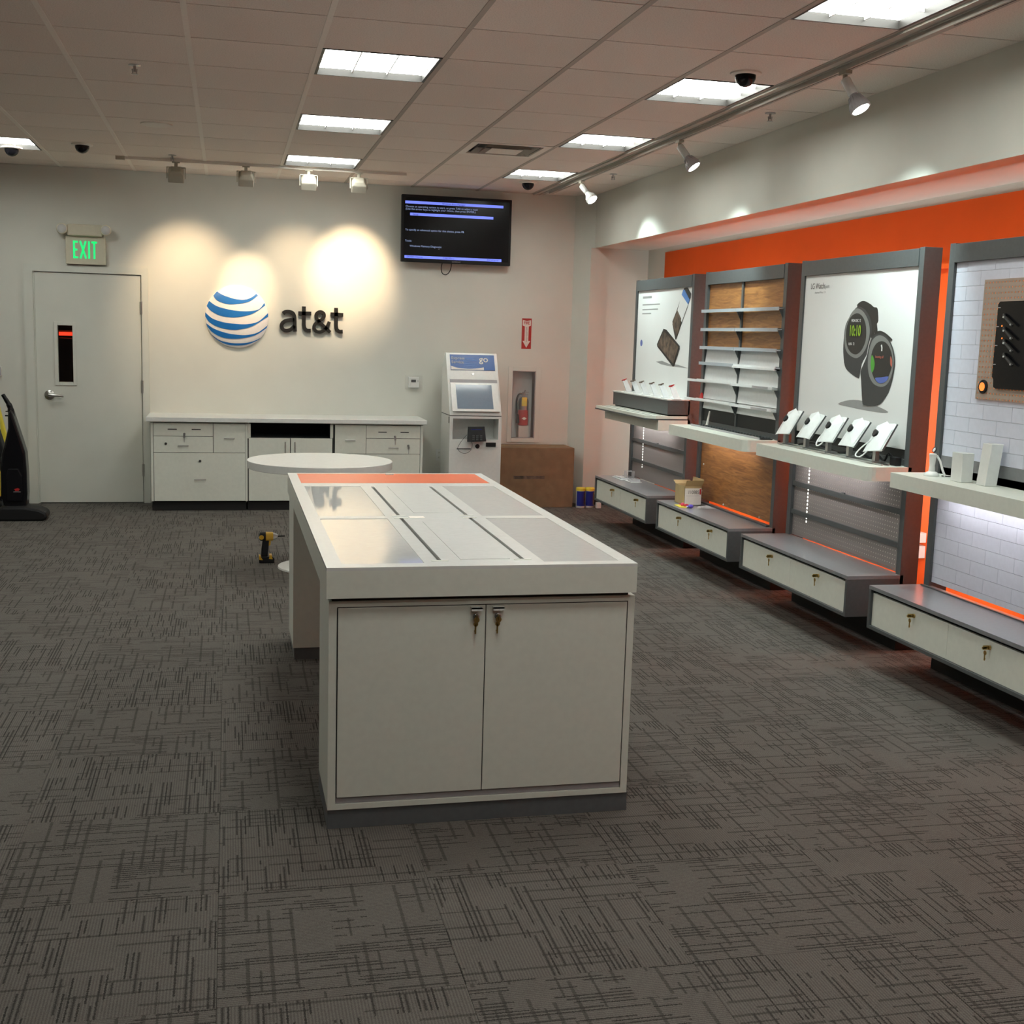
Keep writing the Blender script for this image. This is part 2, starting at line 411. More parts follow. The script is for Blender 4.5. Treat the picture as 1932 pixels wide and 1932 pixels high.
def fixture(i, j):
    x0, x1 = EX(i)+.014, EX(i+1)-.014; y0, y1 = GY+j*S+.006, GY+(j+1)*S-.006
    cx, cyy = (x0+x1)/2, (y0+y1)/2
    return x0, x1, y0, y1, cx, cyy
FL = {(1, 0): 'largest bright square ceiling troffer above the display table', (1, 3): 'square ceiling troffer second nearest in the column above the round table',
      (1, 6): 'farthest square ceiling troffer in the column left of the television', (4, 0): 'square ceiling troffer beside the black dome camera by the track',
      (4, 3): 'square ceiling troffer next to the air diffuser on its right', (4, 6): 'farthest square ceiling troffer near the corner above the television',
      (4, -3): 'large ceiling troffer cut by the top edge of the photo at right', (-3, 6): 'square ceiling troffer cut by the left edge above the exit door',
      }
for (i, j) in FIX:
    x0, x1, y0, y1, cx, cyy = fixture(i, j)
    t = thing('ceiling_light', FL.get((i, j), 'square ceiling troffer outside the photo, %s, row %s behind the display table' % ({-3: 'left side', 1: 'middle column', 4: 'right column'}[i], {6: '', 3: 'past', 0: 'beside', -3: 'first', -6: 'second, added unseen for light,', -9: 'third, added unseen for light,', -12: 'fourth'}[j])), 'ceiling light', (cx, cyy, H+.06), 'recessed ceiling troffers')
    fr = MB()
    for a in ((x0, x0+.014, y0, y1), (x1-.014, x1, y0, y1), (x0+.014, x1-.014, y0, y0+.008), (x0+.014, x1-.014, y1-.008, y1)): fr.box(*a, H-.002, H+.075)
    fr.build('frame', 'dark', t)
    B(x0+.014, x1-.014, y0+.008, y1-.008, H+.034, H+.045).build('light_panel', 'fix', t)
    lx, ly = x1-x0-.03, y1-y0-.018
    for k in (1, 2): B(x0+.015+lx*k/3-.003, x0+.015+lx*k/3+.003, y0+.009, y1-.009, H+.020, H+.034).build('louver', 'louver', t)
    for k in (1, 2): B(x0+.015, x1-.015, y0+.009+ly*k/3-.003, y0+.009+ly*k/3+.003, H+.020, H+.034).build('louver', 'louver', t)
# air diffuser
x0, x1, y0, y1, cx, cyy = fixture(*VENT)
t = thing('air_diffuser', 'square stepped metal air diffuser in the ceiling', 'vent', (cx, cyy, H+.06))
def ring(mb, h, a, z0, z1, b=None):
    b = a-.02 if b is None else b
    for s1, s2 in (((cx-a, cx+a), (cyy-a, cyy-b)), ((cx-a, cx+a), (cyy+b, cyy+a)), ((cx-a, cx-b), (cyy-b, cyy+b)), ((cx+b, cx+a), (cyy-b, cyy+b))):
        mb.box(s1[0], s1[1], s2[0], s2[1], z0, z1)
    return mb
ring(MB(), 0, .295, H-.002, H+.01, .24).build('outer_plate', 'tbar', t)
ring(MB(), 0, .24, H+.04, H+.045, .0).build('duct', 'dark', t)
for k, (a, z) in enumerate(((.215, .018), (.165, .008))):
    mb = MB(); b = a-.035
    P = [(-1, -1), (1, -1), (1, 1), (-1, 1)]
    mb.add([(cx+p*a, cyy+q*a, H+z-.02) for p, q in P]+[(cx+p*b, cyy+q*b, H+z+.018) for p, q in P], [(0, 1, 5, 4), (1, 2, 6, 5), (2, 3, 7, 6), (3, 0, 4, 7)])
    mb.build('vane', 'tbar_d', t)
B(cx-.115, cx+.115, cyy-.115, cyy+.115, H-.012, H-.008).build('centre_plate', 'tbar', t)

def dome(x, y, lab):
    t = thing('dome_camera', lab, 'camera', (x, y, H), 'black dome security cameras')
    MB().lathe((x, y, H), (0, 0, -1), [(0, .078), (.008, .078), (.012, .07)], 28).build('mount_ring', 'tbar', t, True)
    MB().lathe((x, y, H-.012), (0, 0, -1), [(0, .052), (.018, .051), (.036, .042), (.05, .026), (.056, .008)], 24).build('dome_cover', 'blackgloss', t, True)
for a in ((-1.627, 10.27, 'black dome security camera nearest the left edge of the photo'), (-1.063, 9.849, 'black dome security camera above the exit sign, right of the troffer'),
          (2.524, 5.85, 'large black dome security camera against the right-hand troffer'), (2.552, 10.5, 'small black dome security camera above the television corner')): dome(*a)
def sprinkler(x, y, lab):
    t = thing('sprinkler', lab, 'sprinkler', (x, y, H), 'ceiling sprinkler heads')
    MB().lathe((x, y, H), (0, 0, -1), [(0, .032), (.004, .03), (.006, .01)], 16).build('escutcheon', 'steel', t, True)
    MB().cyl((x, y, H-.005), (x, y, H-.035), .007).cyl((x-.012, y, H-.02), (x-.009, y, H-.045), .003, 6).cyl((x+.012, y, H-.02), (x+.009, y, H-.045), .003, 6).build('body', 'steel', t, True)
    MB().lathe((x, y, H-.045), (0, 0, -1), [(0, .018), (.002, .018)], 12).build('deflector', 'steel', t)
sprinkler(-.467, 6.8, 'sprinkler head on the near left ceiling tiles'); sprinkler(3.093, 6.78, 'sprinkler head between track and right wall, nearer one')
sprinkler(3.066, 9.68, 'sprinkler head between track and right wall, farther one'); sprinkler(-.423, 10.15, 'sprinkler head beside the back lighting track')
o = MB().lathe((-.462, 8.68, H), (0, 0, -1), [(0, .105), (.006, .104), (.009, .09), (.009, .02)], 32).build('ceiling_speaker', 'tbar', None, True)
tag(o, 'flat round ceiling speaker grille above the door side', 'speaker')

# ================================================================ WALLS
def holed(x0, x1, z0, z1, holes, y0, y1):
    mb = MB(); xs = sorted({x0, x1, *[h[0] for h in holes], *[h[1] for h in holes]}); zs = sorted({z0, z1, *[h[2] for h in holes], *[h[3] for h in holes]})
    for a, b in zip(xs, xs[1:]):
        for c, d in zip(zs, zs[1:]):
            m_ = ((a+b)/2, (c+d)/2)
            if any(h[0] < m_[0] < h[1] and h[2] < m_[1] < h[3] for h in holes): continue
            mb.box(a, b, y0, y1, c, d)
    return mb
DX0, DX1, DH = -1.65, -.745, 2.035
FEX = (2.653, 2.882, .622, 1.268)
struct('wall_back', holed(XL, 4.1, 0, H+.1, [(DX0, DX1, 0, DH), FEX], D, D+.14), 'wall')
struct('wall_left', B(XL-.12, XL, YF, D+.14, 0, H+.1), 'wall')
struct('wall_front', B(XL, 4.1, YF-.12, YF, 0, H+.1), 'wall')
# bulkhead over the display recess, splaying into the corner; the return wall; recess end; soffit; orange back
fz_ = lambda a, b, h: (a, b, h)
struct('wall_right_bulkhead', MB().prism([(3.42, YF), (XR, 2), (XR, 10.6), (XR-.005, YE), (3.215, D+.01), (4.05, D+.01), (4.05, YF)], fz_, SOF, H+.12), 'wall')
struct('wall_right_return', MB().prism([(3.215, D+.01), (3.33, YE), (XO+.15, YE), (XO+.15, D+.01)], fz_, 0, SOF), 'wall')
struct('wall_right', B(XO, XO+.15, YF, YE, 0, SOF), 'wall')
struct('wall_right_orange', B(XO-.006, XO, YF, 10.63, 0, 2.395), 'orange')
# baseboards
struct('baseboard_back', MB().box(-4.6, DX0-.10, D-.008, D, 0, .105).box(2.40, 3.21, D-.008, D, 0, .105).box(1.72, 2.0, D-.008, D, 0, .105), 'rubber')
struct('baseboard_right', B(3.335, 3.89, YE-.008, YE, 0, .10), 'rubber')
# back room seen through the door window
struct('wall_stockroom', MB().box(-3.4, 0, 14.2, 14.3, 0, 2.9).box(-3.5, -3.4, D+.14, 14.3, 0, 2.9).box(0, .1, D+.14, 14.3, 0, 2.9), 'tan')
struct('floor_stockroom', B(-3.4, 0, D, 14.2, -.1, 0), 'slate'); struct('ceiling_stockroom', B(-3.5, .1, D+.14, 14.3, 2.6, 2.7), 'tan')
t = thing('lit_sign', 'red lit sign glimpsed through the narrow door window', 'sign', (-1.70, 13.9, 1.47))
B(-1.82, -1.60, 13.88, 13.93, 1.435, 1.52).build('housing', 'cream', t); B(-1.775, -1.62, 13.872, 13.88, 1.44, 1.50).build('sign_face', 'redlit', t)
t = thing('storage_rack', 'dark metal storage rack seen through the door window', 'rack', (-1.7, 12.9, 0))
for x in (-2.1, -1.3):
    for y in (12.8, 13.2): B(x-.015, x+.015, y-.015, y+.015, 0, 1.5).build('upright', 'black', t)
for z in (.5, .98, 1.45): B(-2.1, -1.3, 12.8, 13.2, z, z+.02).build('shelf', 'steel' if z == .98 else 'black', t)

# ---------------------------------------------------------------- door
door = bpy.data.objects.new('door_1', None); C.objects.link(door); door.location = (-1.2, D, 0); door['kind'] = 'structure'
yd = D-.006
WX0, WX1, WZ0, WZ1 = -1.458, -1.334, 1.08, 1.575
holed(DX0+.012, DX1-.0115, .008, DH-.006, [(WX0, WX1, WZ0, WZ1)], yd, yd+.045).build('door_leaf', 'door', door)
fr = MB()
for a in ((WX0-.03, WX0, WZ0-.03, WZ1+.03), (WX1, WX1+.03, WZ0-.03, WZ1+.03), (WX0, WX1, WZ0-.03, WZ0), (WX0, WX1, WZ1, WZ1+.03)): fr.box(a[0], a[1], yd-.008, yd, a[2], a[3])
fr.build('window_frame', 'door', door, bevel=.002)
B(WX0, WX1, yd+.02, yd+.026, WZ0, WZ1).build('window_pane', 'clear', door)
h = MB().lathe((-1.538, yd, .965), (0, -1, 0), [(0, .042), (.008, .042), (.016, .032)], 24).lathe((-1.538, yd-.012, .965), (0, -1, 0), [(0, .014), (.03, .013)], 16).build('handle', 'chrome', door, True)
MB().tube([(-1.538, yd-.045, .965), (-1.52, yd-.05, .965), (-1.47, yd-.05, .963), (-1.415, yd-.045, .958)], [.017, .015, .012, .010], 10).build('lever', 'chrome', h, True)
for z in (.30, 1.05, 1.75): MB().cyl((DX1-.004, yd-.008, z-.055), (DX1-.004, yd-.010, z+.055), .012, 10).box(DX1-.02, DX1+.012, yd-.004, yd, z-.055, z+.055).build('hinge', 'chrome', door)
fr = MB()
fr.box(DX0-.075, DX0, D-.022, D+.02, 0, DH+.06).box(DX1, DX1+.055, D-.022, D+.02, 0, DH+.06).box(DX0, DX1, D-.022, D+.02, DH, DH+.06)
fr.box(DX0, DX0+.010, D-.002, D+.1, 0, DH).box(DX1-.008, DX1, D-.002, D+.1, 0, DH)
struct('trim_3', fr, 'door')

# ---------------------------------------------------------------- exit sign
t = thing('exit_sign', 'cream emergency unit with green lit EXIT lettering over the door', 'exit sign', (-1.21, D, 2.10))
B(-1.37, -1.04, D-.05, D, 2.105, 2.345).build('sign_box', 'cream', t, bevel=.004)
B(-1.35, -1.06, D-.085, D, 2.345, 2.445).build('battery_housing', 'cream', t, bevel=.012)
for x in (-1.39, -1.03):
    L = MB().lathe((x, D-.055, 2.405), (0, -1, -.1), [(0, .02), (.015, .042), (.045, .046), (.05, .04)], 20).build('lamp_head', 'cream', t, True)
    MB().lathe((x, D-.105, 2.40), (0, -1, -.1), [(0, .038), (.008, .028), (.012, .01)], 20).build('lens', 'acrylic', L, True)
# EXIT in condensed strokes
SX = lambda x: -1.300+x*.93; fe = fY(D-.0505)
for nm, strokes in (('E', [[(0, 0), (0, .15)], [(0, .009), (.036, .009)], [(0, .075), (.03, .075)], [(0, .141), (.036, .141)]]), ('X', [[(0.0, 0), (.05, .15)], [(.05, 0), (0, .15)]]),
                    ('I', [[(.0, 0), (.0, .15)]]), ('T', [[(.022, 0), (.022, .15)], [(-.004, .141), (.048, .141)]])):
    dx = {'E': 0, 'X': .055, 'I': .133, 'T': .158}[nm]; mb = MB()
    for s_ in strokes: mb.ribbon([(SX(dx+a), 2.155+b) for a, b in s_], .0155, fe, 0, .003)
    mb.build('letter', 'green', t)

# ---------------------------------------------------------------- wall logo globe
gx_, gz_, gr = .0775, 1.700, .280
def gmap(px, pz):                       # drawing units (1932 px crop) to wall
    X = gx_+(px-495)*.000831; return X, gz_-(pz-655)*.000831+.029*(X-gx_)
t = thing('wall_globe', 'white wall globe emblem banded with blue stripes', 'logo', (gx_, D, gz_))
dome_d = lambda r: .012+.055*math.sqrt(max(0, 1-(r/gr)**2*.98))
MB().lathe((gx_, D, gz_), (0, -1, 0), [(0, gr*.985)]+[(dome_d(gr*math.sin(a*math.pi/24)), gr*math.sin(a*math.pi/24)) for a in range(12, 0, -1)]+[(dome_d(0), .001)], 64).build('dome', 'globe', t, True)
STR = [([(285, 388), (330, 418), (380, 440), (480, 470), (580, 475), (650, 450), (700, 410)], [(247, 435), (270, 470), (310, 498), (400, 525), (500, 522), (620, 498), (718, 432)]),
 ([(202, 490), (280, 545), (400, 580), (520, 598), (640, 597), (730, 575), (785, 508)], [(176, 545), (225, 600), (320, 648), (430, 665), (540, 658), (670, 620), (795, 535)]),
 ([(160, 612), (240, 680), (360, 720), (480, 735), (600, 738), (720, 710), (826, 618)], [(160, 655), (205, 718), (300, 770), (420, 797), (520, 795), (660, 758), (827, 655)]),
 ([(168, 727), (250, 785), (370, 830), (480, 850), (600, 855), (720, 825), (828, 745)], [(182, 765), (240, 830), (340, 880), (450, 895), (560, 888), (700, 852), (822, 770)]),
 ([(216, 840), (300, 905), (400, 935), (500, 945), (620, 935), (720, 900), (786, 855)], [(245, 875), (310, 925), (400, 960), (500, 968), (600, 958), (700, 920), (770, 878)])]
for up, lo in STR:
    U = crom(up, 6); L = crom(lo, 6); vs = []; fs = []; n = len(U); K = 5
    for i in range(n):
        for k in range(K):
            p = U[i].lerp(L[i], k/(K-1)); X, Z = gmap(p.x, p.y); r = math.hypot(X-gx_, Z-gz_)
            if r > gr*.998: X = gx_+(X-gx_)*gr*.998/r; Z = gz_+(Z-gz_)*gr*.998/r; r = gr*.998
            vs.append((X, D-dome_d(r)-.0035, Z))
    for i in range(n-1):
        for k in range(K-1): fs.append((i*K+k, (i+1)*K+k, (i+1)*K+k+1, i*K+k+1))
    o = MB().add(vs, fs).build('stripe', 'blue', t, True)
    for p in o.data.polygons:
        if p.normal.y > 0: p.flip()
# lettering
t = thing('wall_lettering', 'black raised at&t letters on the wall beside the globe', 'lettering', (.75, D, 1.6))
fl = fY(D-.008)
def strokes(lst, wd, closed=None):
    mb = MB()
    for s_ in lst:
        if len(s_) == 2: pts = s_
        else: pts = [tuple(p) for p in crom(s_, 6)]
        P = [gmap(*p) for p in pts]; mb.ribbon(P, wd*.000831, fl, 0, .025)
    mb.build('letter', 'letter', t)
strokes([[(985, 622), (1010, 605), (1048, 602), (1088, 615), (1108, 650), (1113, 700), (1114, 760), (1117, 818)], [(1110, 690), (1060, 692), (1005, 705), (972, 742), (982, 790), (1020, 808), (1070, 795), (1112, 755)]], 40)
strokes([[(1212, 545), (1212, 700), (1213, 750), (1222, 785), (1248, 806), (1288, 808)], [(1152, 618), (1292, 622)]], 41)
strokes([[(1500, 826), (1440, 768), (1380, 712), (1348, 668), (1348, 630), (1372, 606), (1402, 604), (1428, 622), (1432, 652), (1412, 682), (1372, 706), (1334, 738), (1322, 778), (1346, 814), (1390, 822), (1436, 802), (1468, 762), (1490, 710)]], 36)
strokes([[(1563, 558), (1563, 710), (1564, 760), (1572, 795), (1598, 817), (1638, 818)], [(1503, 628), (1642, 635)]], 41)

# ---------------------------------------------------------------- television
t = thing('television', 'black wall-mounted television showing a boot menu screen', 'television', (2.07, D, 2.23))
tx0, tx1, tz0, tz1, ty = 1.545, 2.575, 2.245, 2.848, D-.11
B(tx0, tx1, ty, ty+.05, tz0, tz1).build('housing', 'black', t, bevel=.006)
B(tx0+.3, tx1-.3, ty+.05, D, tz0+.12, tz1-.12).build('wall_mount', 'black', t)
B(tx0+.022, tx1-.022, ty-.002, ty, tz0+.03, tz1-.025).build('screen', 'blackgloss', t)
SW = tx1-tx0; tzp = lambda f: tz1-(tz1-tz0)*f; txp = lambda f: tx0+SW*f
yt = ty-.0045
for f0, f1, g in ((.03, .92, .095), (.075, .83, .27), (.03, .915, .905)):
    B(txp(f0), txp(f1), yt+.001, yt+.003, tzp(g+.04), tzp(g)).build('menu_bar', 'tvbar', t)
rows = [('Windows Boot Manager', .36, .128, 'tvdark', 'tv', .022), ('Choose an operating system to start, or press TAB to select a tool:', .033, .19, 'tvtext', '', .024),
 ('(Use the arrow keys to highlight your choice, then press ENTER.)', .033, .228, 'tvtext', '', .024), ('Setup', .10, .303, 'tvdark', '', .022),
 ('To specify an advanced option for this choice, press F8.', .033, .535, 'tvtext', '', .024), ('Tools:', .033, .70, 'tvtext', '', .024),
 ('Windows Memory Diagnostic', .075, .775, 'tvtext', '', .024), ('ENTER=Choose', .05, .937, 'tvdark', '', .022), ('TAB=Menu', .38, .937, 'tvdark', '', .022), ('ESC=Cancel', .78, .937, 'tvdark', '', .022)]
for s_, fx_, fz2, m_, _, sz in rows: text('screen_text', s_, sz, (txp(fx_), yt, tzp(fz2)), (1, 0, 0), m_, t, .0004, sx=1.02 if m_ == 'tvtext' else 1)
text('brand_mark', 'SAMSUNG', .018, (txp(.46), ty-.001, tz0+.008), (1, 0, 0), 'greyink', t, .0005)
text('pointer', '<', .03, (txp(.33), yt, tzp(.81)), (1, 0, 0), 'greyink', t, .0004)
o = MB().tube(crom([(1.94, D-.06, 2.26), (1.93, D-.05, 2.20), (1.945, D-.04, 2.155), (1.98, D-.03, 2.145), (2.01, D-.035, 2.17), (2.022, D-.05, 2.21), (2.025, D-.06, 2.26)], 5), .004, 8).build('cable', 'black', None, True)
tag(o, 'black cable loop hanging below the television', 'cable')

# ---------------------------------------------------------------- small wall things
t = thing('fire_sign', 'red and white FIRE EXTINGUISHER arrow sign', 'sign', (2.778, D, 1.48))
B(2.731, 2.825, D-.003, D, 1.480, 1.768).build('sign_plate', 'signred', t)
f_ = fY(D-.003)
MB().prism([(2.738, 1.752), (2.778, 1.744), (2.818, 1.752), (2.818, 1.700), (2.797, 1.692), (2.797, 1.555), (2.816, 1.555), (2.778, 1.490), (2.740, 1.555), (2.759, 1.555), (2.759, 1.692), (2.738, 1.700)], f_, 0, .0012).build('arrow', 'signwhite', t)
text('sign_text', 'FIRE', .038, (2.7775, D-.0044, 1.712), (1, 0, 0), 'signred', t, .0003, align='CENTER', sx=.8, bold=.001)
for k, ch in enumerate('EXTINGUISHER'): text('sign_text', ch, .0135, (2.778, D-.0044, 1.675-k*.0118), (1, 0, 0), 'ink', t, .0003, align='CENTER', sx=1.3)
# extinguisher cabinet
t = thing('extinguisher_cabinet', 'white recessed wall cabinet with clear front holding the extinguisher', 'cabinet', (2.767, D, .60))
fx0, fx1, fz0, fz1 = FEX
mb = MB().box(fx0, fx1, D+.135, D+.15, fz0, fz1).box(fx0-.004, fx0, D, D+.15, fz0, fz1).box(fx1, fx1+.004, D, D+.15, fz0, fz1).box(fx0, fx1, D, D+.15, fz1, fz1+.004).box(fx0, fx1, D, D+.15, fz0-.004, fz0)
mb.build('tub', 'white2', t)
mb = MB()
for a in ((fx0-.042, fx0, fz0-.04, fz1+.042), (fx1, fx1+.05, fz0-.04, fz1+.042), (fx0, fx1, fz0-.04, fz0), (fx0, fx1, fz1, fz1+.042)): mb.box(a[0], a[1], D-.01, D, a[2], a[3])
mb.build('frame', 'wall', t, bevel=.002)
mb = MB()
for a in ((fx0, fx0+.007, fz0, fz1), (fx1-.009, fx1, fz0, fz1), (fx0, fx1, fz0, fz0+.008), (fx0, fx1, fz1-.008, fz1)): mb.box(a[0], a[1], D-.004, D+.004, a[2], a[3])
mb.build('door_edge', 'steel', t)
B(fx0+.007, fx1-.007, D, D+.002, fz0+.008, fz1-.008).build('door_pane', 'haze', t)
ex, ey = 2.787, D+.075
t = thing('fire_extinguisher', 'red fire extinguisher with yellow tag inside the wall cabinet', 'fire extinguisher', (ex, ey, .63))
MB().lathe((ex, ey, .74), (0, 0, 1), [(0, .045), (.004, .05), (.15, .05), (.152, .0495)], 28).build('body', 'red', t, True)
MB().lathe((ex, ey, .892), (0, 0, 1), [(0, .0496), (.08, .0496), (.105, .042), (.12, .026), (.126, .016), (.15, .014)], 28).build('upper_body', 'steel', t, True, label='polished metal upper part')
MB().cyl((ex, ey, 1.03), (ex, ey, 1.06), .018).box(ex-.02, ex+.05, ey-.012, ey+.012, 1.06, 1.068).box(ex-.02, ex+.045, ey-.01, ey+.01, 1.035, 1.042).cyl((ex, ey-.02, 1.05), (ex+.012, ey-.025, 1.085), .008).build('valve', 'steel', t)
MB().tube(crom([(ex-.015, ey, 1.05), (ex-.05, ey-.01, 1.04), (ex-.072, ey-.015, .98), (ex-.07, ey-.015, .88), (ex-.06, ey-.015, .78)], 6), .009, 10).build('hose', 'black', t, True)
MB().cyl((ex-.06, ey-.015, .85), (ex-.055, ey-.015, .765), .012, 12, .02).build('nozzle', 'black', t, True)
MB().box(ex-.03, ex+.022, ey-.056, ey-.053, .93, 1.015).build('inspection_tag', 'yellow', t)
MB().prism([(ex-.025, .81), (ex, .825), (ex+.025, .81), (ex, .795)], fY(ey-.051), 0, .001).build('label_mark', 'paper', t)
B(ex-.05, ex+.05, ey-.04, ey+.04, .622, .74).build('base_bracket', 'wall', t)
# thermostat in clear guard
t = thing('thermostat', 'small white thermostat under a clear guard left of the kiosk', 'thermostat', (1.695, D, 1.07))
B(1.614, 1.776, D-.05, D-.002, 1.072, 1.205).build('guard', 'haze', t, bevel=.004)
B(1.645, 1.745, D-.03, D, 1.09, 1.188).build('body', 'white2', t, bevel=.003); B(1.67, 1.715, D-.032, D-.03, 1.14, 1.165).build('display', 'ink', t); B(1.73, 1.738, D-.032, D-.03, 1.145, 1.16).build('button', 'greyink', t)
t = thing('wall_outlet', 'white wall outlet between the counter and the kiosk', 'outlet', (1.965, D, .43))
B(1.925, 1.99, D-.005, D, .40, .505).build('cover_plate', 'white2', t)
for z in (.43, .475): B(1.94, 1.975, D-.008, D-.005, z-.014, z+.014).build('socket', 'wall', t); B(1.950, 1.953, D-.009, D-.008, z-.005, z+.007).build('slot', 'ink', t)
t = thing('wall_sensor', 'grey wall device cut by the left edge of the photo', 'sensor', (-1.94, D, 1.14))
B(-2.02, -1.925, D-.03, D, 1.12, 1.21).build('housing', 'wall', t, bevel=.004); B(-1.945, -1.93, D-.034, D-.03, 1.13, 1.2).build('window', 'greyink', t)

# ---------------------------------------------------------------- back counter
CT = .782; yf = 10.80
def handle_bar(p, x, z, ln, vert=False, y=yf-.018):
    mb = MB()
    if vert: mb.cyl((x, y-.022, z-ln/2), (x, y-.022, z+ln/2), .005, 8).cyl((x, y, z-ln/2+.01), (x, y-.022, z-ln/2+.01), .004, 6).cyl((x, y, z+ln/2-.01), (x, y-.022, z+ln/2-.01), .004, 6)
    else: mb.cyl((x-ln/2, y-.022, z), (x+ln/2, y-.022, z), .005, 8).cyl((x-ln/2+.01, y, z), (x-ln/2+.01, y-.022, z), .004, 6).cyl((x+ln/2-.01, y, z), (x+ln/2-.01, y-.022, z), .004, 6)
    mb.build('handle', 'chrome', p)
def lock(p, x, z, key=False, y=yf-.018):
    l = MB().lathe((x, y, z), (0, -1, 0), [(0, .011), (.006, .010)], 14).build('lock', 'gap' if not key else 'steel', p)
    if key: MB().box(x-.003, x+.003, y-.03, y-.006, z-.01, z+.006).box(x-.009, x+.009, y-.026, y-.023, z-.03, z-.006).box(x-.003, x+.003, y-.026, y-.023, z-.07, z-.03).build('key', 'steel', l)
def front(nm, t, x0, x1, z0, z1): return B(x0+.002, x1-.002, yf-.018, yf-.001, z0+.002, z1-.002).build(nm, 'white', t, bevel=.001)
def slots(p, xs, z):
    for x in xs: B(x-.038, x+.038, yf-.0195, yf-.018, z-.004, z+.004).build('slot', 'gap', p)
# left unit
t = thing('base_cabinet', 'white drawer cabinet nearest the door under the back counter', 'cabinet', (-.24, 11.05, 0), 'white cabinets under the back counter')
MB().box(-.655, .15, yf, 11.30, .09, CT).build('carcass', 'white', t); B(-.652, .148, yf+.03, 11.29, 0, .09).build('toe_kick', 'rubber', t); B(-.655, .15, yf-.0005, yf, .088, CT-.01).build('reveal', 'gap', t)
B(-.655, -.635, yf-.018, yf-.001, .088, CT-.012).build('side_stile', 'white', t)
B(.14, .16, yf-.018, yf-.001, .088, CT-.012).build('side_stile', 'white', t)
d = front('drawer', t, -.633, -.132, .655, CT-.012); slots(d, (-.475, -.275), .715); lock(d, -.375, .675, True)
d = front('drawer', t, -.633, -.132, .513, .655); handle_bar(d, -.385, .575, .09); lock(d, -.53, .59)
d = front('drawer', t, -.132, .140, .513, CT-.012); handle_bar(d, .005, .642, .09)
d = front('drawer', t, -.633, .140, .088, .513); handle_bar(d, -.245, .28, .10); lock(d, -.245, .44)
# middle unit
t = thing('base_cabinet', 'white two-door cabinet with dark open shelf in the middle of the back counter', 'cabinet', (.53, 11.05, 0), 'white cabinets under the back counter')
MB().box(.16, .175, yf, 11.30, .09, CT).box(.885, .90, yf, 11.30, .09, CT).box(.175, .885, 11.28, 11.30, .09, CT).box(.175, .885, yf, 11.28, .09, .64).build('carcass', 'white', t)
B(.176, .884, yf+.002, 11.279, .64, .646).build('open_shelf', 'slate', t); B(.176, .884, 11.27, 11.279, .646, CT).build('back_panel', 'black', t)
MB().box(.175, .18, yf+.01, 11.27, .646, CT-.001).box(.88, .885, yf+.01, 11.27, .646, CT-.001).build('side_lining', 'black', t)
B(.162, .898, yf+.03, 11.29, 0, .09).build('toe_kick', 'rubber', t); B(.16, .90, yf-.0005, yf, .088, .64).build('reveal', 'gap', t)
for a in (.162, .879): B(a, a+.025, yf-.018, yf-.001, .65, CT-.012).build('side_stile', 'white', t)
for a, b, hx in ((.168, .529, .485), (.532, .90, .570)): d = front('door', t, a, b, .088, .648); handle_bar(d, hx, .56, .11, True)
# right unit
t = thing('base_cabinet', 'white drawer cabinet nearest the kiosk under the back counter', 'cabinet', (1.3, 11.05, 0), 'white cabinets under the back counter')
MB().box(.905, 1.712, yf, 11.30, .09, CT).build('carcass', 'white', t); B(.908, 1.709, yf+.03, 11.29, 0, .09).build('toe_kick', 'rubber', t); B(.905, 1.712, yf-.0005, yf, .088, CT-.01).build('reveal', 'gap', t)
B(1.690, 1.712, yf-.018, yf-.001, .088, CT-.012).build('side_stile', 'white', t)
d = front('drawer', t, 1.198, 1.688, .651, CT-.012); slots(d, (1.345, 1.545), .708); lock(d, 1.458, .668, True)
d = front('drawer', t, 1.198, 1.688, .511, .651); handle_bar(d, 1.443, .572, .09); lock(d, 1.58, .588, True)
d = front('drawer', t, .92, 1.198, .511, CT-.012); handle_bar(d, 1.055, .635, .09)
d = front('drawer', t, .92, 1.688, .088, .511); handle_bar(d, 1.30, .28, .10); lock(d, 1.30, .44)
o = B(-.69, 1.745, 10.745, D, CT, .820).build('worktop', 'white2', None, bevel=.003); tag(o, 'long white laminate worktop across the back cabinets', 'worktop')

# ---------------------------------------------------------------- payment kiosk
t = thing('payment_kiosk', 'tall white self-service kiosk with slanted screen and blue header', 'kiosk', (2.2, 10.95, 0))
kx0, kx1, ky0, ky1, kt = 1.945, 2.425, 10.72, 11.18, 1.43
prof = [(ky0, 0), (ky0, .868), (ky0+.28, kt), (ky0+.34, kt), (ky1, 1.30), (ky1, 0)]
fk = lambda a, b, h: (h, a, b)
# lower body with a niche
lb = MB().box(kx0, kx0+.028, ky0, ky1, .0, .866).box(kx1-.028, kx1, ky0, ky1, 0, .866).box(kx0+.028, kx1-.028, ky0, ky1, 0, .655).box(kx0+.028, kx1-.028, ky0, ky1, .845, .866).box(kx0+.028, kx1-.028, ky1-.25, ky1, .655, .845)
lb.build('lower_body', 'white2', t)
MB().prism([(ky0, .872), (ky0+.285, kt), (ky0+.34, kt), (ky1, 1.30), (ky1, .872)], fk, kx0, kx1).build('upper_body', 'white2', t, bevel=.004)
B(kx0+.003, kx1-.003, ky0+.004, ky1-.002, .866, .872).build('seam', 'gap', t)
sl = Vector((0, .285, kt-.872)).normalized(); nrm = Vector((0, -sl.z, sl.y))
def kp(x, s_, h=0):  # point on slanted face: s_ along slope in m from bottom
    return Vector((x, ky0, .872)) + sl*s_ + nrm*h
Ls = math.hypot(.285, kt-.872)
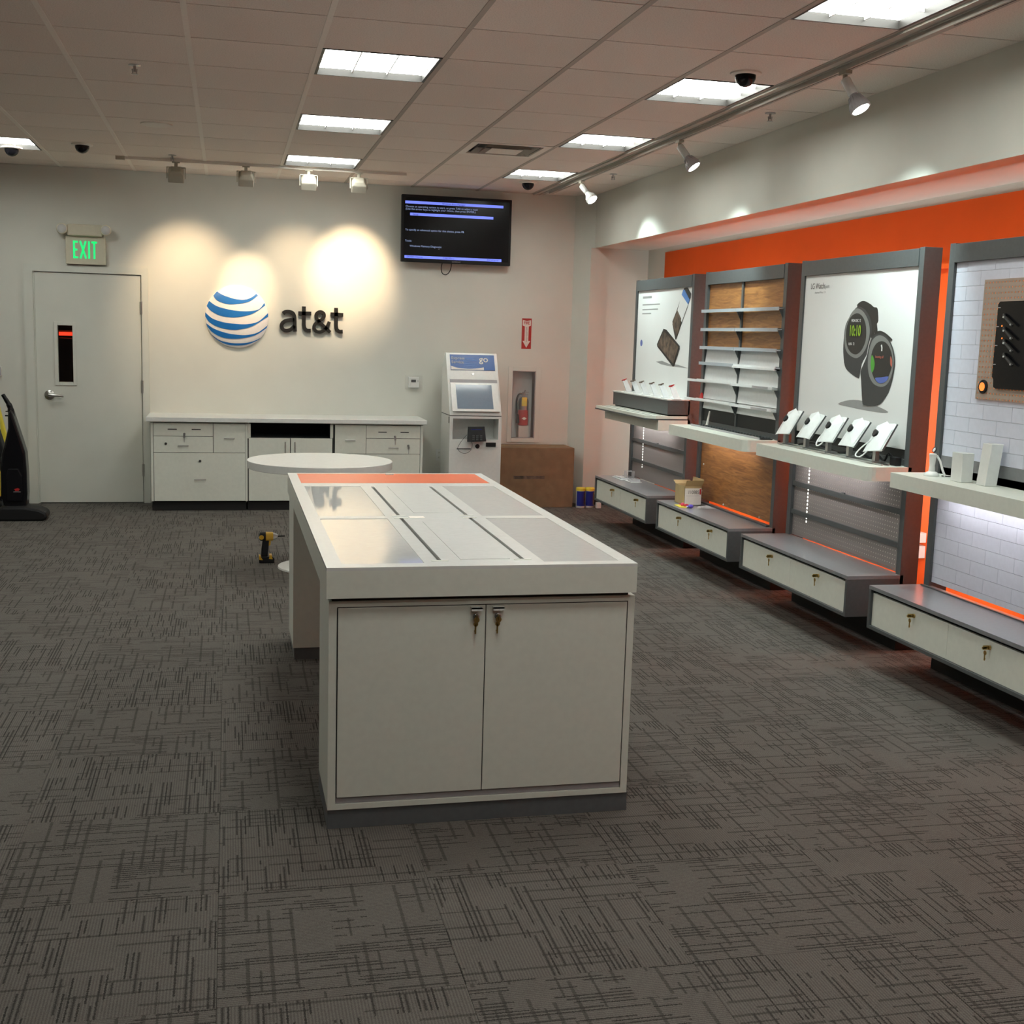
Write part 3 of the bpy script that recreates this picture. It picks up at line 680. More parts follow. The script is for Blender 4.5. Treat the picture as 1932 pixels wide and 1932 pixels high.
def slab(x0, x1, s0, s1, h0, h1, tw=0):
    return MB().add([kp(x, s_, h+(tw if s_ == s0 else 0)) for h in (h0, h1) for s_ in (s0, s1) for x in (x0, x1)], [(0, 2, 3, 1), (4, 5, 7, 6), (0, 1, 5, 4), (2, 6, 7, 3), (0, 4, 6, 2), (1, 3, 7, 5)])
hd = slab(kx0+.035, kx1-.03, Ls-.175, Ls-.02, .001, .005).build('header_panel', 'hdrblue', t)
text('header_text', 'go', .088, kp(kx0+.305, Ls-.092, .007), (1, 0, 0), 'paper', hd, .0006, ydir=sl, bold=.001)
text('header_text', 'Express\nService', .040, kp(kx0+.045, Ls-.07, .007), (1, 0, 0), 'shelf', hd, .0006, ydir=sl, bold=.0006)
for k in range(5): slab(kx0+.155, kx0+.155+(.10, .125, .06, .115, .13)[k], Ls-.062-k*.019, Ls-.057-k*.019, .006, .007).build('fine_print', 'psky', hd)
mb = MB(); cv = crom([(kx0+.04, Ls-.135), (kx0+.10, Ls-.155), (kx0+.2, Ls-.163), (kx0+.3, Ls-.155), (kx0+.345, Ls-.145)], 5)
mb.prism([tuple(p) for p in cv]+[(kx0+.345, Ls-.172), (kx0+.04, Ls-.172)], lambda a, b, h: kp(a, b, h), .005, .0065); mb.build('header_swoosh', 'paper', hd)
MB().lathe(kp((kx0+kx1)/2, Ls-.215, .001), nrm, [(0, .012), (.004, .011)], 16).build('sensor', 'steel', t)
slab(kx0+.02, kx1-.02, Ls-.325, Ls-.268, .001, .003).build('recess_strip', 'greyink', t, label='grey recessed strip above the screen')
slab(kx0+.02, kx1-.02, .03, .322, .001, .010, .020).build('screen_bezel', 'white2', t)
slab(kx0+.068, kx1-.078, .055, .300, .0115, .0135, .0168).build('screen', 'tabletglass', t)
MB().prism([(2.10, .640), (2.27, .645), (2.262, .775), (2.115, .770)], lambda a, b, h: (a, ky0-.01+(.02 if b > .7 else -.03)-h*1.0, b), 0, .035).build('card_reader', 'black', t, label='black card reader with small screen')
MB().box(2.135, 2.235, ky0-.035, ky0-.030, .715, .752).build('reader_screen', 'dblue', t)
for r_ in range(3):
    for c_ in range(3): B(2.14+c_*.035, 2.162+c_*.035, ky0-.080, ky0-.073, .655+r_*.017, .667+r_*.017).build('key_button', 'slate', t)
MB().lathe(((2.205), ky0, .594), (0, -1, 0), [(0, .021), (.004, .02)], 20).build('round_port', 'black', t)
B(2.283, 2.375, ky0-.012, ky0, .592, .630).build('slot_module', 'black', t, bevel=.003)
MB().tube([(2.01, ky0-.02, .572), (2.14, ky0-.02, .572)], .0045, 8).build('stylus', 'black', t)
MB().tube(crom([(2.10, ky0-.03, .70), (2.05, ky0-.025, .64), (2.02, ky0-.02, .58), (2.04, ky0-.02, .545), (2.09, ky0-.02, .530), (2.14, ky0-.02, .560), (2.15, ky0-.03, .62), (2.13, ky0-.03, .65)], 5), .0022, 6).build('stylus_cord', 'slate', t)
B(kx0-.004, kx0, ky0+.03, ky0+.045, .80, .86).build('side_latch', 'black', t)

# ---------------------------------------------------------------- cardboard box, tubs
o = thing('cardboard_box', 'large closed brown cardboard box standing against the wall beside the kiosk', 'box', (2.85, 11.1, 0))
B(2.44, 3.185, 10.92, D-.02, 0, .565).build('carton', 'card', o, bevel=.004); B(2.6, 2.9, 10.9195, 10.92, .27, .30).build('faded_print', 'pbrown', o); B(2.44, 3.185, 11.11, 11.12, .5655, .567).build('top_flap_seam', 'cardl', o)
for x, lab in ((3.255, 'blue and white wipes tub with yellow lid beside the carton'), (3.345, 'blue and white wipes tub with yellow lid beside the dark display base')):
    t = thing('wipes_tub', lab, 'tub', (x, 10.90, 0), 'pair of wipes tubs on the carpet')
    MB().lathe((x, 10.90, 0), (0, 0, 1), [(0, .040), (.004, .043), (.165, .043)], 24).build('canister', 'white2', t, True)
    mb = MB(); n = 12; v_ = []
    for k in range(n+1):
        a = math.radians(-160+k*10.5)
        for z in (.02, .16): v_.append((x+.0438*math.cos(a), 10.90+.0438*math.sin(a), z))
    mb.add(v_, [(2*k, 2*k+2, 2*k+3, 2*k+1) for k in range(n)]); mb.build('wrap_label', 'dblue', t, label='deep blue wrap label')
    mb = MB(); v_ = []
    for k in range(6):
        a = math.radians(-62+k*10)
        for z in (.03+.01*(k % 2), .15): v_.append((x+.0442*math.cos(a), 10.90+.0442*math.sin(a), z))
    mb.add(v_, [(2*k, 2*k+2, 2*k+3, 2*k+1) for k in range(5)]); mb.build('label_picture', 'pbrown', t)
    MB().lathe((x, 10.90, .165), (0, 0, 1), [(0, .046), (.022, .046), (.028, .040)], 24).build('lid', 'yellow', t, True)
o = MB().box(3.40, 3.445, 10.84, 10.88, 0, .055).box(3.408, 3.437, 10.836, 10.84, .012, .042).build('plug_adapter', 'white2', None, bevel=.004); tag(o, 'small white plug adapter on the carpet next to the tubs', 'adapter')

# ================================================================ DISPLAY TABLE
t = thing('display_table', 'white island display table with glass-topped lids and two-door cabinet', 'table', (.80, 4.9, 0))
X1, X2, Y1, Y2, ZT = .293, 1.307, 3.692, 6.242, .866
def ringplate(mb, z0, z1, holes):
    xs = sorted({X1, X2, *[h[0] for h in holes], *[h[1] for h in holes]}); ys = sorted({Y1, Y2, *[h[2] for h in holes], *[h[3] for h in holes]})
    for a, b in zip(xs, xs[1:]):
        for c, d in zip(ys, ys[1:]):
            m_ = ((a+b)/2, (c+d)/2)
            if any(h[0] < m_[0] < h[1] and h[2] < m_[1] < h[3] for h in holes): continue
            mb.box(a, b, c, d, z0, z1)
    return mb
GL = [(.345, .608, 3.752, 4.688), (.345, .608, 4.752, 5.700), (1.003, 1.258, 3.745, 4.680), (1.003, 1.258, 4.745, 5.700)]
SLT = [(.657, .671, 3.79, 4.705), (.657, .671, 4.765, 5.684), (.935, .949, 3.79, 4.70), (.935, .949, 4.76, 5.684)]
OR = [(.338, 1.265, 5.815, 6.215)]
ringplate(MB(), .856, ZT, GL+SLT+OR).build('top_surface', 'white2', t)
MB().box(X1, X2, Y1, Y2, .768, .856).build('top_apron', 'white', t)
for g in GL: MB().box(*g, .8565, .8645).build('glass_lid', 'frost', t, label='frosted glass lid')
for g in SLT: MB().box(*g, .8562, .8585).build('cable_slot', 'slot', t)
MB().box(*OR[0], .8562, ZT-.0008).build('end_strip', 'strip', t, label='orange end strip')
for a in ((.735, .90, 3.80, 4.60), (.735, .90, 4.83, 5.68)): MB().box(*a, ZT, ZT+.0015).build('centre_lid', 'white2', t)
for y in (3.78, 4.69, 4.755): 
    for x0 in (.636, .912): MB().box(x0, x0+.056, y, y+.012, ZT, ZT+.001).build('slot_end_cap', 'white', t)
MB().box(.79, .83, 6.17, 6.19, ZT-.0008, ZT+.004).build('catch', 'white2', t)
MB().box(.70, .76, 4.70, 4.74, ZT, ZT+.0006).build('centre_mark', 'tbar', t)
# near cabinet
B(X1+.02, X2-.015, Y1+.04, 4.10, .752, .768).build('shadow_gap', 'gap', t)
cab = MB().box(.303, .328, 3.722, 4.10, .066, .752).box(1.290, 1.313, 3.722, 4.10, .066, .752).box(.328, 1.290, 3.722, 4.10, .734, .752).box(.328, 1.290, 3.722, 4.10, .066, .084).box(.328, 1.290, 3.77, 4.10, .084, .734)
cab.build('cabinet_carcass', 'white', t)
B(.33, 1.288, 3.727, 3.77, .086, .105).build('bottom_rail', 'greyink', t, label='grey rail under the doors')
for a, b, kx in ((.332, .8055, .774), (.8085, 1.286, .846)):
    d = B(a, b, 3.720, 3.738, .107, .731).build('cabinet_door', 'white', t, bevel=.0012)
    MB().box(kx-.018, kx+.018, 3.700, 3.7195, .722, .727).box(kx-.018, kx+.018, 3.7, 3.703, .716, .727).build('tab_pull', 'white2', d)
    l = MB().lathe((kx, 3.720, .694), (0, -1, 0), [(0, .0105), (.008, .0105), (.009, .008)], 18).build('lock', 'steel', d)
    mb = MB().box(kx-.0015, kx+.0015, 3.69, 3.712, .685, .703)
    mb.lathe((kx-.001, 3.700, .687), (0, -1, 0), [(0, .0095), (.002, .0095)], 16)
    mb.lathe((kx-.003, 3.704, .672), (0, -1, 0), [(0, .008), (.002, .008)], 12).box(kx-.0065, kx-.001, 3.702, 3.704, .640, .672).box(kx-.008, kx-.005, 3.702, 3.704, .648, .652)
    mb.build('key', 'brass', d)
B(.303, 1.318, 3.728, 4.10, 0, .066).build('plinth', 'plinth', t, bevel=.001)
B(.330, 1.288, 3.7225, 3.7265, .1055, .734).build('door_reveal', 'gap', t)
# far pedestal
B(.300, 1.30, 5.79, 6.19, .06, .768).build('far_pedestal', 'white', t)
B(.306, 1.30, 5.795, 6.185, 0, .06).build('far_plinth', 'plinth', t)

# ---------------------------------------------------------------- round table
rx, ry = .592, 8.05
t = thing('round_table', 'round white pedestal table behind the display table', 'table', (rx, ry, 0))
MB().lathe((rx, ry, .690), (0, 0, 1), [(0, .470), (.003, .476), (.050, .478), (.053, .475)], 72).build('tabletop', 'white2', t, True)
MB().lathe((rx, ry, .02), (0, 0, 1), [(0, .05), (.67, .05)], 28).build('column', 'white2', t, True)
MB().lathe((rx, ry+.10, 0), (0, 0, 1), [(0, .275), (.010, .272), (.018, .05)], 56).build('base_plate', 'white2', t, True)

# ---------------------------------------------------------------- cordless drill
dx, dy = .245, 8.34
t = thing('cordless_drill', 'yellow and black cordless impact driver standing on the carpet', 'drill', (dx, dy, 0))
fd = lambda a, b, h: (dx+a, dy+h, b)
MB().prism([(-.045, 0), (.055, 0), (.058, .030), (.045, .045), (-.04, .045), (-.048, .025)], fd, -.035, .035).build('battery', 'black', t, bevel=.004)
MB().prism([(-.046, .024), (-.02, .022), (-.035, .045), (-.046, .05)], fd, -.037, .037).prism([(.02, .03), (.045, .028), (.04, .055), (.024, .055)], fd, -.037, .037).build('battery_clip', 'dewalt', t)
MB().prism([(-.032, .045), (.012, .045), (.018, .10), (.022, .155), (-.022, .155), (-.030, .10)], fd, -.018, .018).build('grip', 'black', t, bevel=.005)
MB().lathe((dx-.045, dy, .182), (1, 0, 0), [(0, .02), (.008, .03), (.045, .032), (.05, .03)], 20).build('motor_cap', 'black', t, True)
MB().lathe((dx+.0, dy, .182), (1, 0, 0), [(0, .032), (.045, .030), (.05, .027)], 20).build('motor_housing', 'dewalt', t, True)
MB().lathe((dx-.030, dy-.033, .180), (0, -1, 0), [(0, .016), (.003, .015)], 16).build('side_badge', 'dewalt', t)
MB().prism([(.010, .118), (.030, .120), (.034, .150), (.010, .155)], fd, -.012, .012).build('trigger', 'dewalt', t)
MB().lathe((dx+.05, dy, .182), (1, 0, 0), [(0, .026), (.02, .018), (.03, .012)], 18).build('nose', 'steel', t, True)
MB().cyl((dx+.08, dy, .182), (dx+.13, dy, .184), .005, 8).build('driver_bit', 'black', t)

# ---------------------------------------------------------------- vacuum cleaners
def vacuum(vx, vy, lab, body_m, accent, k):
    t = thing('vacuum_cleaner', lab, 'vacuum cleaner', (vx, vy, 0), 'upright vacuum cleaners by the door')
    fb = lambda a, b, h: (vx+a, vy+h, b)
    sil = [(-.030, .86), (-.004, .90), (.033, .769), (.070, .638), (.094, .544), (.101, .38), (.101, .215), (.091, .10), (-.074, .10), (-.098, .178), (-.100, .43), (-.085, .543), (-.062, .618), (-.032, .743)]
    MB().prism(sil, fb, -.075, .08).build('body', body_m, t, bevel=.022)
    MB().tube(crom([(vx-.010, vy, .83), (vx-.018, vy, .90), (vx-.034, vy, .94), (vx-.055, vy, .978), (vx-.074, vy, 1.012)], 5), [.026]*5+[.022]*5+[.018]*5+[.016]*5+[.014], 12).build('handle', body_m, t, True)
    MB().box(vx-.06, vx-.02, vy-.01, vy+.01, .835, .845).box(vx-.055, vx-.02, vy-.01, vy+.01, .872, .880).build('cord_hook', body_m, t)
    sgn = 1 if k else -1
    MB().prism([(-.14, .0), (.235, .0), (.262, .03), (.25, .07), (.20, .095), (.08, .115), (-.08, .115), (-.14, .08)], lambda a, b, h: (vx+a*sgn, vy+h, b+.0), -.17, .06).build('floor_head', 'black' if k else body_m, t, bevel=.018)
    MB().prism([(-.055, .15), (.065, .15), (.068, .36), (.04, .42), (-.04, .42), (-.055, .36)], lambda a, b, h: (vx+a, vy-.072-h, b), 0, .02).build('dust_bin', accent, t, bevel=.008)
    MB().tube([(vx-.09, vy+.03, .10), (vx-.09, vy+.03, .5)], .02, 10).build('hose', 'slate', t, True)
    if k:
        MB().prism([(.005, .252), (.035, .262), (.05, .252), (.04, .245), (.045, .238), (.01, .238), (.015, .246)], lambda a, b, h: (vx+a, vy-.0935-h, b), 0, .001).build('emblem', 'red', t)
        B(vx+.0, vx+.055, vy-.0945, vy-.093, .228, .232).build('emblem', 'greyink', t)
    for s_ in (-.09, .08): MB().cyl((vx+s_-.015, vy+.07, .035), (vx+s_+.015, vy+.07, .035), .035, 18).build('wheel', 'rubber', t)
    return t
vacuum(-1.70, 10.42, 'black upright vacuum cleaner standing left of the door', 'blackgloss', 'blackgloss', 1)
vacuum(-1.915, 10.72, 'black and yellow upright vacuum cut by the left edge of the photo', 'black', 'yellow', 0)
o = MB().prism([(-1.90, .9), (-1.84, .62), (-1.77, .3), (-1.74, .06), (-1.80, .05), (-1.88, .3)], fY(11.0), 0, .05).build('wet_floor_sign', 'yellow', None, bevel=.01)
tag(o, 'sliver of yellow folded floor sign behind the vacuum cleaners', 'sign')

# ================================================================ TRACK LIGHTS
t = thing('light_track', 'cream ceiling track in front of the logo wall', 'track', (.3, 10.40, H-.02))
MB().box(-.87, 1.47, 10.385, 10.42, H-.022, H).build('rail', 'tbar', t); B(-.87, -.80, 10.38, 10.425, H-.028, H).build('feed_cap', 'beigehead', t)
for x, tg, en, sz, bl, lab in ((-.405, (-.34, D, 1.90), 75, 66, 1, 'boxy cream track light farthest left on the logo track'), (.148, (.17, D, 1.97), 95, 31, 1, 'boxy cream track light second on the logo track, above the globe'),
                          (.655, (.60, D, 2.0), 50, 60, 1, 'boxy cream track light third on the logo track, above the lettering'), (1.07, (1.10, D, 2.14), 150, 50, 1, 'boxy cream track light nearest the television')):
    t = thing('track_light', lab, 'track light', (x, 10.40, H-.02), 'cream track lights over the logo')
    MB().cyl((x, 10.402, H-.02), (x, 10.402, H-.06), .014, 12).box(x-.03, x+.03, 10.385, 10.42, H-.03, H-.02).build('stem', 'beigehead', t)
    MB().box(x-.075, x-.068, 10.39, 10.415, H-.15, H-.06).box(x+.068, x+.075, 10.39, 10.415, H-.15, H-.06).box(x-.075, x+.075, 10.39, 10.415, H-.066, H-.060).build('yoke', 'beigehead', t)
    a = math.radians(-48); R = lambda y, z: (10.402+y*math.cos(a)-z*math.sin(a), H-.115+y*math.sin(a)+z*math.cos(a))
    vs = []
    for yy, hw, hh in ((-.05, .04, .035), (-.02, .062, .055), (.045, .062, .055)):
        for sx_, sz_ in ((-1, -1), (1, -1), (1, 1), (-1, 1)):
            Y_, Z_ = R(yy, sz_*hh); vs.append((x+sx_*hw, Y_, Z_))
    fs = [(0, 3, 2, 1)]+[(4*i+k, 4*i+(k+1) % 4, 4*i+4+(k+1) % 4, 4*i+4+k) for i in (0, 1) for k in range(4)]
    MB().add(vs, fs).build('lamp_housing', 'beigehead', t, bevel=.006)
    gq = []
    for sx_, sz_ in ((-1, -1), (1, -1), (1, 1), (-1, 1)):
        Y_, Z_ = R(.043, sz_*.05); gq.append((x+sx_*.057, Y_, Z_))
    MB().add(gq, [(0, 1, 2, 3)]).build('lamp_glass', 'lampglow', t)
    Y_, Z_ = R(.055, 0)
    spot('lamp_beam', (x, Y_, Z_), tg, en, sz, bl, (1, .72, .44), t, .03)
t = thing('light_track', 'long cream ceiling track running along the right wall', 'track', (2.885, 5, H-.02))
MB().box(2.868, 2.902, -2.6, 10.98, H-.034, H-.006).build('rail', 'tbar_m', t)
for a, b in ((-2, 4.6), (4.95, 6.6), (6.9, 7.9), (8.2, 10.7)): B(2.88, 2.884, a, b, H-.0352, H-.034).build('slot', 'dark', t)
for y, bx, by, lab, on in ((9.97, 2.98, 9.83, 'white bulb spotlight on the right track farthest from the camera', 1), (7.70, 2.99, 7.62, 'grey finned bulb spotlight in the middle of the right track', 1),
                       (5.50, 2.95, 5.42, 'grey finned bulb spotlight nearest the camera on the right track', 1), (3.2, 2.97, 3.1, 'added unseen bulb spotlight on the right track beyond the top of the photo', 1)):  # nearest lamp is unseen, added to light the closest fixture
    t = thing('spot_lamp', lab, 'spotlight', (2.885, y, H-.03), 'bulb spotlights on the right track')
    MB().box(2.868, 2.902, y-.035, y+.035, H-.05, H-.034).cyl((2.885, y, H-.034), (2.885, y, H-.075), .012, 10).build('adapter', 'beigehead', t)
    p0 = Vector((2.885, y, H-.07)); dr = (Vector((bx, by, H-.24))-p0).normalized()
    MB().lathe(p0, dr, [(0, .020), (.005, .024), (.085, .024), (.09, .02)], 20).build('socket', 'white2', t, True)
    p1 = p0+dr*.088
    MB().lathe(p1, dr, [(0, .020), (.02, .026), (.05, .045), (.075, .050), (.085, .048)], 28).build('bulb', 'white2' if y > 9 else 'greyink', t, True)
    if y < 9:
        a_, u_, v_ = MB().frame(p1, dr); mb = MB()
        for k in range(16):
            an = 2*math.pi*k/16; e = u_*math.cos(an)+v_*math.sin(an); q = u_*-math.sin(an)+v_*math.cos(an)
            mb.add([p1+dr*.01+e*.02-q*.001, p1+dr*.07+e*.046-q*.001, p1+dr*.07+e*.052-q*.001, p1+dr*.012+e*.030-q*.001, p1+dr*.01+e*.02+q*.001, p1+dr*.07+e*.046+q*.001, p1+dr*.07+e*.052+q*.001, p1+dr*.012+e*.030+q*.001],
                   [(0, 1, 2, 3), (4, 7, 6, 5), (0, 3, 7, 4), (1, 5, 6, 2), (2, 6, 7, 3), (0, 4, 5, 1)])
        mb.build('cooling_fin', 'greyink', t)
    MB().lathe(p1+dr*.083, dr, [(0, .044), (.006, .036), (.010, .015)], 24).build('lens', 'lampglow', t, True)
    pl = p1+dr*.10
    tgt = (XR+.02, y+.30, 1.62) if y < 9 else (XR, 9.55, 2.05)
    spot('lamp_beam', pl, tgt, (75 if y > 9 else 115 if y > 4 else 90), 84, 1, (.80, 1, .97), t, .035)

# ================================================================ DISPLAY FIXTURES (right wall)
XF, XB, XC = 3.40, 3.50, 3.10
UN = [(8.62, 9.96), (7.06, 8.40), (5.53, 6.87), (3.97, 5.31)]
def base(t, y0, y1, kys, near):
    # open-fronted slate shell with white drawers
    MB().box(XC, XF+.02, y0, y1, .402, .42).build('base_top', 'slate_top', t)
    MB().box(XC, XF+.02, y0, y1, .205, .221).box(XC, XF+.02, y0, y0+.02, .221, .402).box(XC, XF+.02, y1-.02, y1, .221, .402).box(XF, XF+.02, y0+.02, y1-.02, .221, .402).build('base_shell', 'slate', t)
    ym = (y0+y1)/2
    for a, b, ky in ((y0+.023, ym-.001, kys[0]), (ym+.001, y1-.023, kys[1])):
        d = B(XC+.012, XC+.03, a, b, .223, .385).build('drawer', 'white', t)
        l = MB().lathe((XC+.012, ky, .356), (-1, 0, 0), [(0, .010), (.008, .009)], 14).build('lock', 'brass', d)
        mb = MB().box(XC-.022, XC+.004, ky-.0015, ky+.0015, .348, .366).box(XC-.026, XC-.004, ky-.0015, ky+.0015, .352, .360)
        mb.lathe((XC-.006, ky+.004, .333), (-1, 0, 0), [(0, .010), (.002, .010)], 14).box(XC-.009, XC-.006, ky+.001, ky+.007, .300, .333).box(XC-.009, XC-.006, ky-.002, ky+.001, .306, .311)
        mb.build('key', 'brass', d)
    B(XC+.34, XO-.02, y0+.06, y1-.06, 0, .205).build('plinth', 'rubber', t)
def rack(t, y0, y1, opening=True):
    pw = .045
    for a, b in ((y0, y0+pw), (y1-pw, y1)):
        B(XF, XB, a, b, .205, 2.097).build('upright', 'slate', t, bevel=.001)
    B(XF-.004, XB, y0+pw, y1-pw, 2.005, 2.092).build('header', 'slate', t, bevel=.001)
    B(XF+.012, XB, y0+pw, y1-pw, .96, 1.02).build('cross_rail', 'slate', t)
    # LED strips on the back of the uprights washing the orange wall
    for y in (y0+.10, y1-.035): B(XB-.008, XB+.0005, y-.012, y+.012, .5, 1.70).build('led_strip', 'led', t)
    B(XF+.035, XF+.04, y0+pw, y1-pw, 1.03, 2.0).build('back_board', 'slate', t)
def counter(t, y0, y1, x=3.168):
    r = .05; pts = [(XF+.02, y0), (x+r, y0)] + [(x+r-r*math.sin(a), y0+r-r*math.cos(a)) for a in (math.pi/8, math.pi/4, 3*math.pi/8)] + [(x, y0+r), (x, y1-.004), (x+.004, y1), (XF+.02, y1)]
    MB().prism(pts, fz_, .912, .985).build('counter_shelf', 'white', t)
def dec(name, pts, X, m, t, lift):  # flat print on poster
    MB().prism(pts, fX(X), lift, lift+.0004).build(name, m, t)
def lowled(t, y0, y1, e=0):
    B(XF-.10, XF-.08, y0+.32, y1-.15, .905, .912).build('under_shelf_light', 'undled', t)
def pegs(t, y0, y1, ledy):
    p = B(XF+.020, XF+.023, y0+.045, y1-.045, .425, .96).build('perforated_panel', 'peg', t)
    for z in (.745, .570): MB().box(XF+.006, XF+.022, y0+.045, y1-.045, z-.014, z+.014).build('slat_rail', 'slate', t)
    MB().box(XF+.010, XF+.022, (y0+y1)/2-.01, (y0+y1)/2+.02, .745, .765).build('clip', 'slate', t)
    B(XF+.030, XF+.034, y0+.045, y1-.045, .44, .96).build('added_glow_panel', 'peg_glow', t)  # added glowing sheet that makes the perforations read pale
    for g0, cnt_ in ((.862, 5), (.725, 7), (.552, 2)):
        for k in range(cnt_):
            z = g0-k*.0225; MB().lathe((XF+.019, ledy, z), (-1, 0, 0), [(0, .0075), (.0006, .007)], 8).build('led', 'dot', t)

# ---- fixture 1 (farthest)
y0, y1 = UN[0]
t = thing('display_fixture', 'farthest slate display fixture with a phone poster and dark shelf box', 'display fixture', (3.45, (y0+y1)/2, 0), 'slate display fixtures along the orange wall')
base(t, y0, y1, (8.852, 9.458), 0); rack(t, y0, y1); pegs(t, y0, y1, 9.658)
po = B(XF+.01, XF+.02, y0+.02, y1-.045, 1.02, 2.006).build('poster', 'poster', t, label='white poster of two tumbling phones')
XP = XF+.01
ph = dict(
ph1_body=([(8.848, 1.999), (8.776, 2.0), (8.698, 1.952), (8.704, 1.923), (8.965, 1.609), (8.986, 1.605), (9.067, 1.724), (9.059, 1.747)], 'pdark'),
ph1_blue=([(8.867, 1.986), (8.836, 1.985), (8.722, 1.908), (8.748, 1.873), (8.894, 1.95)], 'psky'),
ph1_white=([(8.894, 1.95), (8.748, 1.873), (8.865, 1.739), (8.972, 1.823)], 'poster'),
ph1_pic=([(8.974, 1.838), (8.88, 1.769), (8.884, 1.724), (8.956, 1.629), (9.056, 1.724), (9.064, 1.747)], 'pbrown'),
ph2_body=([(9.264, 1.689), (9.195, 1.682), (8.883, 1.557), (8.879, 1.534), (8.98, 1.402), (9.011, 1.393), (9.391, 1.546), (9.399, 1.566)], 'pdark'),
ph2_screen=([(9.255, 1.674), (8.903, 1.549), (8.997, 1.417), (9.369, 1.554)], 'pbrown'),
ph_shadow=([(9.408, 1.423), (9.264, 1.433), (9.103, 1.414), (8.906, 1.412), (8.689, 1.392), (8.818, 1.393), (9.078, 1.395), (9.283, 1.405)], 'pshadow'))
for k, (n_, (pp, m_)) in enumerate(sorted(ph.items(), key=lambda q: ('shadow' not in q[0], 'body' not in q[0]))):
    dec('printed_phone' if 'shadow' not in n_ else 'printed_shadow', [(min(max(a, y0+.05), y1-.05), b) for a, b in pp], XP, m_, po, .0003+.0006*k)
for z, L_ in ((1.94, .22), (1.883, .42), (1.843, .38), (1.81, .22)): B(XP-.0006, XP, 9.80-L_, 9.80, z, z+.010 if z < 1.93 else z+.018).build('printed_text', 'pshadow', po)
MB().lathe((XP, 9.79, 1.57), (-1, 0, 0), [(0, .028), (.0006, .028)], 18).build('printed_globe', 'pblue', po)
B(3.235, XF+.012, y0, y1, 1.040, 1.148).build('shelf_box', 'slate', t); B(3.228, XF+.012, y0-.003, y1+.003, 1.148, 1.157).build('box_top', 'white2', t)
B(3.25, XF+.005, y0+.02, y1-.02, 1.029, 1.040).build('box_gap', 'gap', t)
MB().prism([(XF+.01, y0), (3.14, y0), (3.075, y0+.07), (3.075, y1), (XF+.01, y1)], fz_, .998, 1.008).build('ledge', 'slate', t)
MB().prism([(XF+.01, y0+.002), (3.145, y0+.002), (3.08, y0+.07), (3.08, y1-.01), (XF+.01, y1-.01)], fz_, 1.008, 1.029).build('ledge_top', 'white', t)
for x in (3.13, 3.20): B(x, x+.004, y0+.06, y1-.02, 1.029, 1.0305).build('ledge_groove', 'slate', t)
B(3.165, XF+.02, y0, y1, .918, .998).build('counter_shelf', 'white', t)
lowled(t, y0, y1)
for k, y in enumerate((9.81, 9.58, 9.365, 9.12, 8.905, 8.675)):
    lab = ['clear acrylic phone stand leftmost on the phone poster shelf', 'clear acrylic phone stand second from the left on the poster shelf', 'clear acrylic phone stand third from the left on the poster shelf',
           'clear acrylic phone stand fourth from the left on the poster shelf', 'clear acrylic phone stand fifth from the left on the poster shelf', 'clear acrylic phone stand rightmost on the phone poster shelf'][k]
    s_ = thing('phone_stand', lab, 'stand', (3.30, y, 1.157), 'acrylic phone stands')
    MB().prism([(3.285, 1.159), (3.335, 1.159), (3.300, 1.258), (3.258, 1.262)], lambda a, b, h: (a, y-.05+(b-1.159)*.5+h, b), -.003, .003).build('upright_plate', 'acrylic', s_)
    MB().box(3.27, 3.335, y-.07, y-.03, 1.157, 1.160).build('foot', 'acrylic', s_)
    MB().prism([(y-.022, 1.255), (y+.018, 1.268), (y+.022, 1.262), (y+.006, 1.256), (y, 1.246), (y-.02, 1.248)], lambda a, b, h: (3.278+(a-y), y+h, b), -.008, .008).build('sensor_clip', 'red' if k in (0, 5) else 'pbrown', s_)
for a in ((3.215, 3.30, 9.60, 9.84, .421, .438, 'flat clear acrylic tray pile on the farthest base', 'acrylic_tray'), (3.30, 3.37, 9.70, 9.88, .421, .470, 'upright clear acrylic bracket on the farthest base', 'acrylic_bracket'), (3.24, 3.34, 9.42, 9.56, .421, .446, 'small clear acrylic holder right of the tray pile', 'acrylic_holder')):
    s_ = thing(a[7], a[6], 'acrylic holder', ((a[0]+a[1])/2, (a[2]+a[3])/2, .421))
    if a[7] == 'acrylic_bracket':
        MB().box(a[0], a[1], a[2], a[3], .421, .425).build('foot', 'acrylic', s_); MB().box(a[0], a[0]+.004, a[2], a[2]+.07, .425, .485).box(a[1]-.004, a[1], a[2], a[2]+.07, .425, .485).box(a[0]+.004, a[1]-.004, a[2], a[2]+.07, .481, .485).build('arch', 'acrylic', s_)
    else:
        MB().box(a[0], a[1], a[2], a[3], a[4], a[4]+.006).build('plate', 'shelfwhite', s_); MB().box(a[0]+.01, a[1]-.01, a[2]+.02, a[3]-.03, a[4]+.006, a[5]).build('holder', 'acrylic', s_)

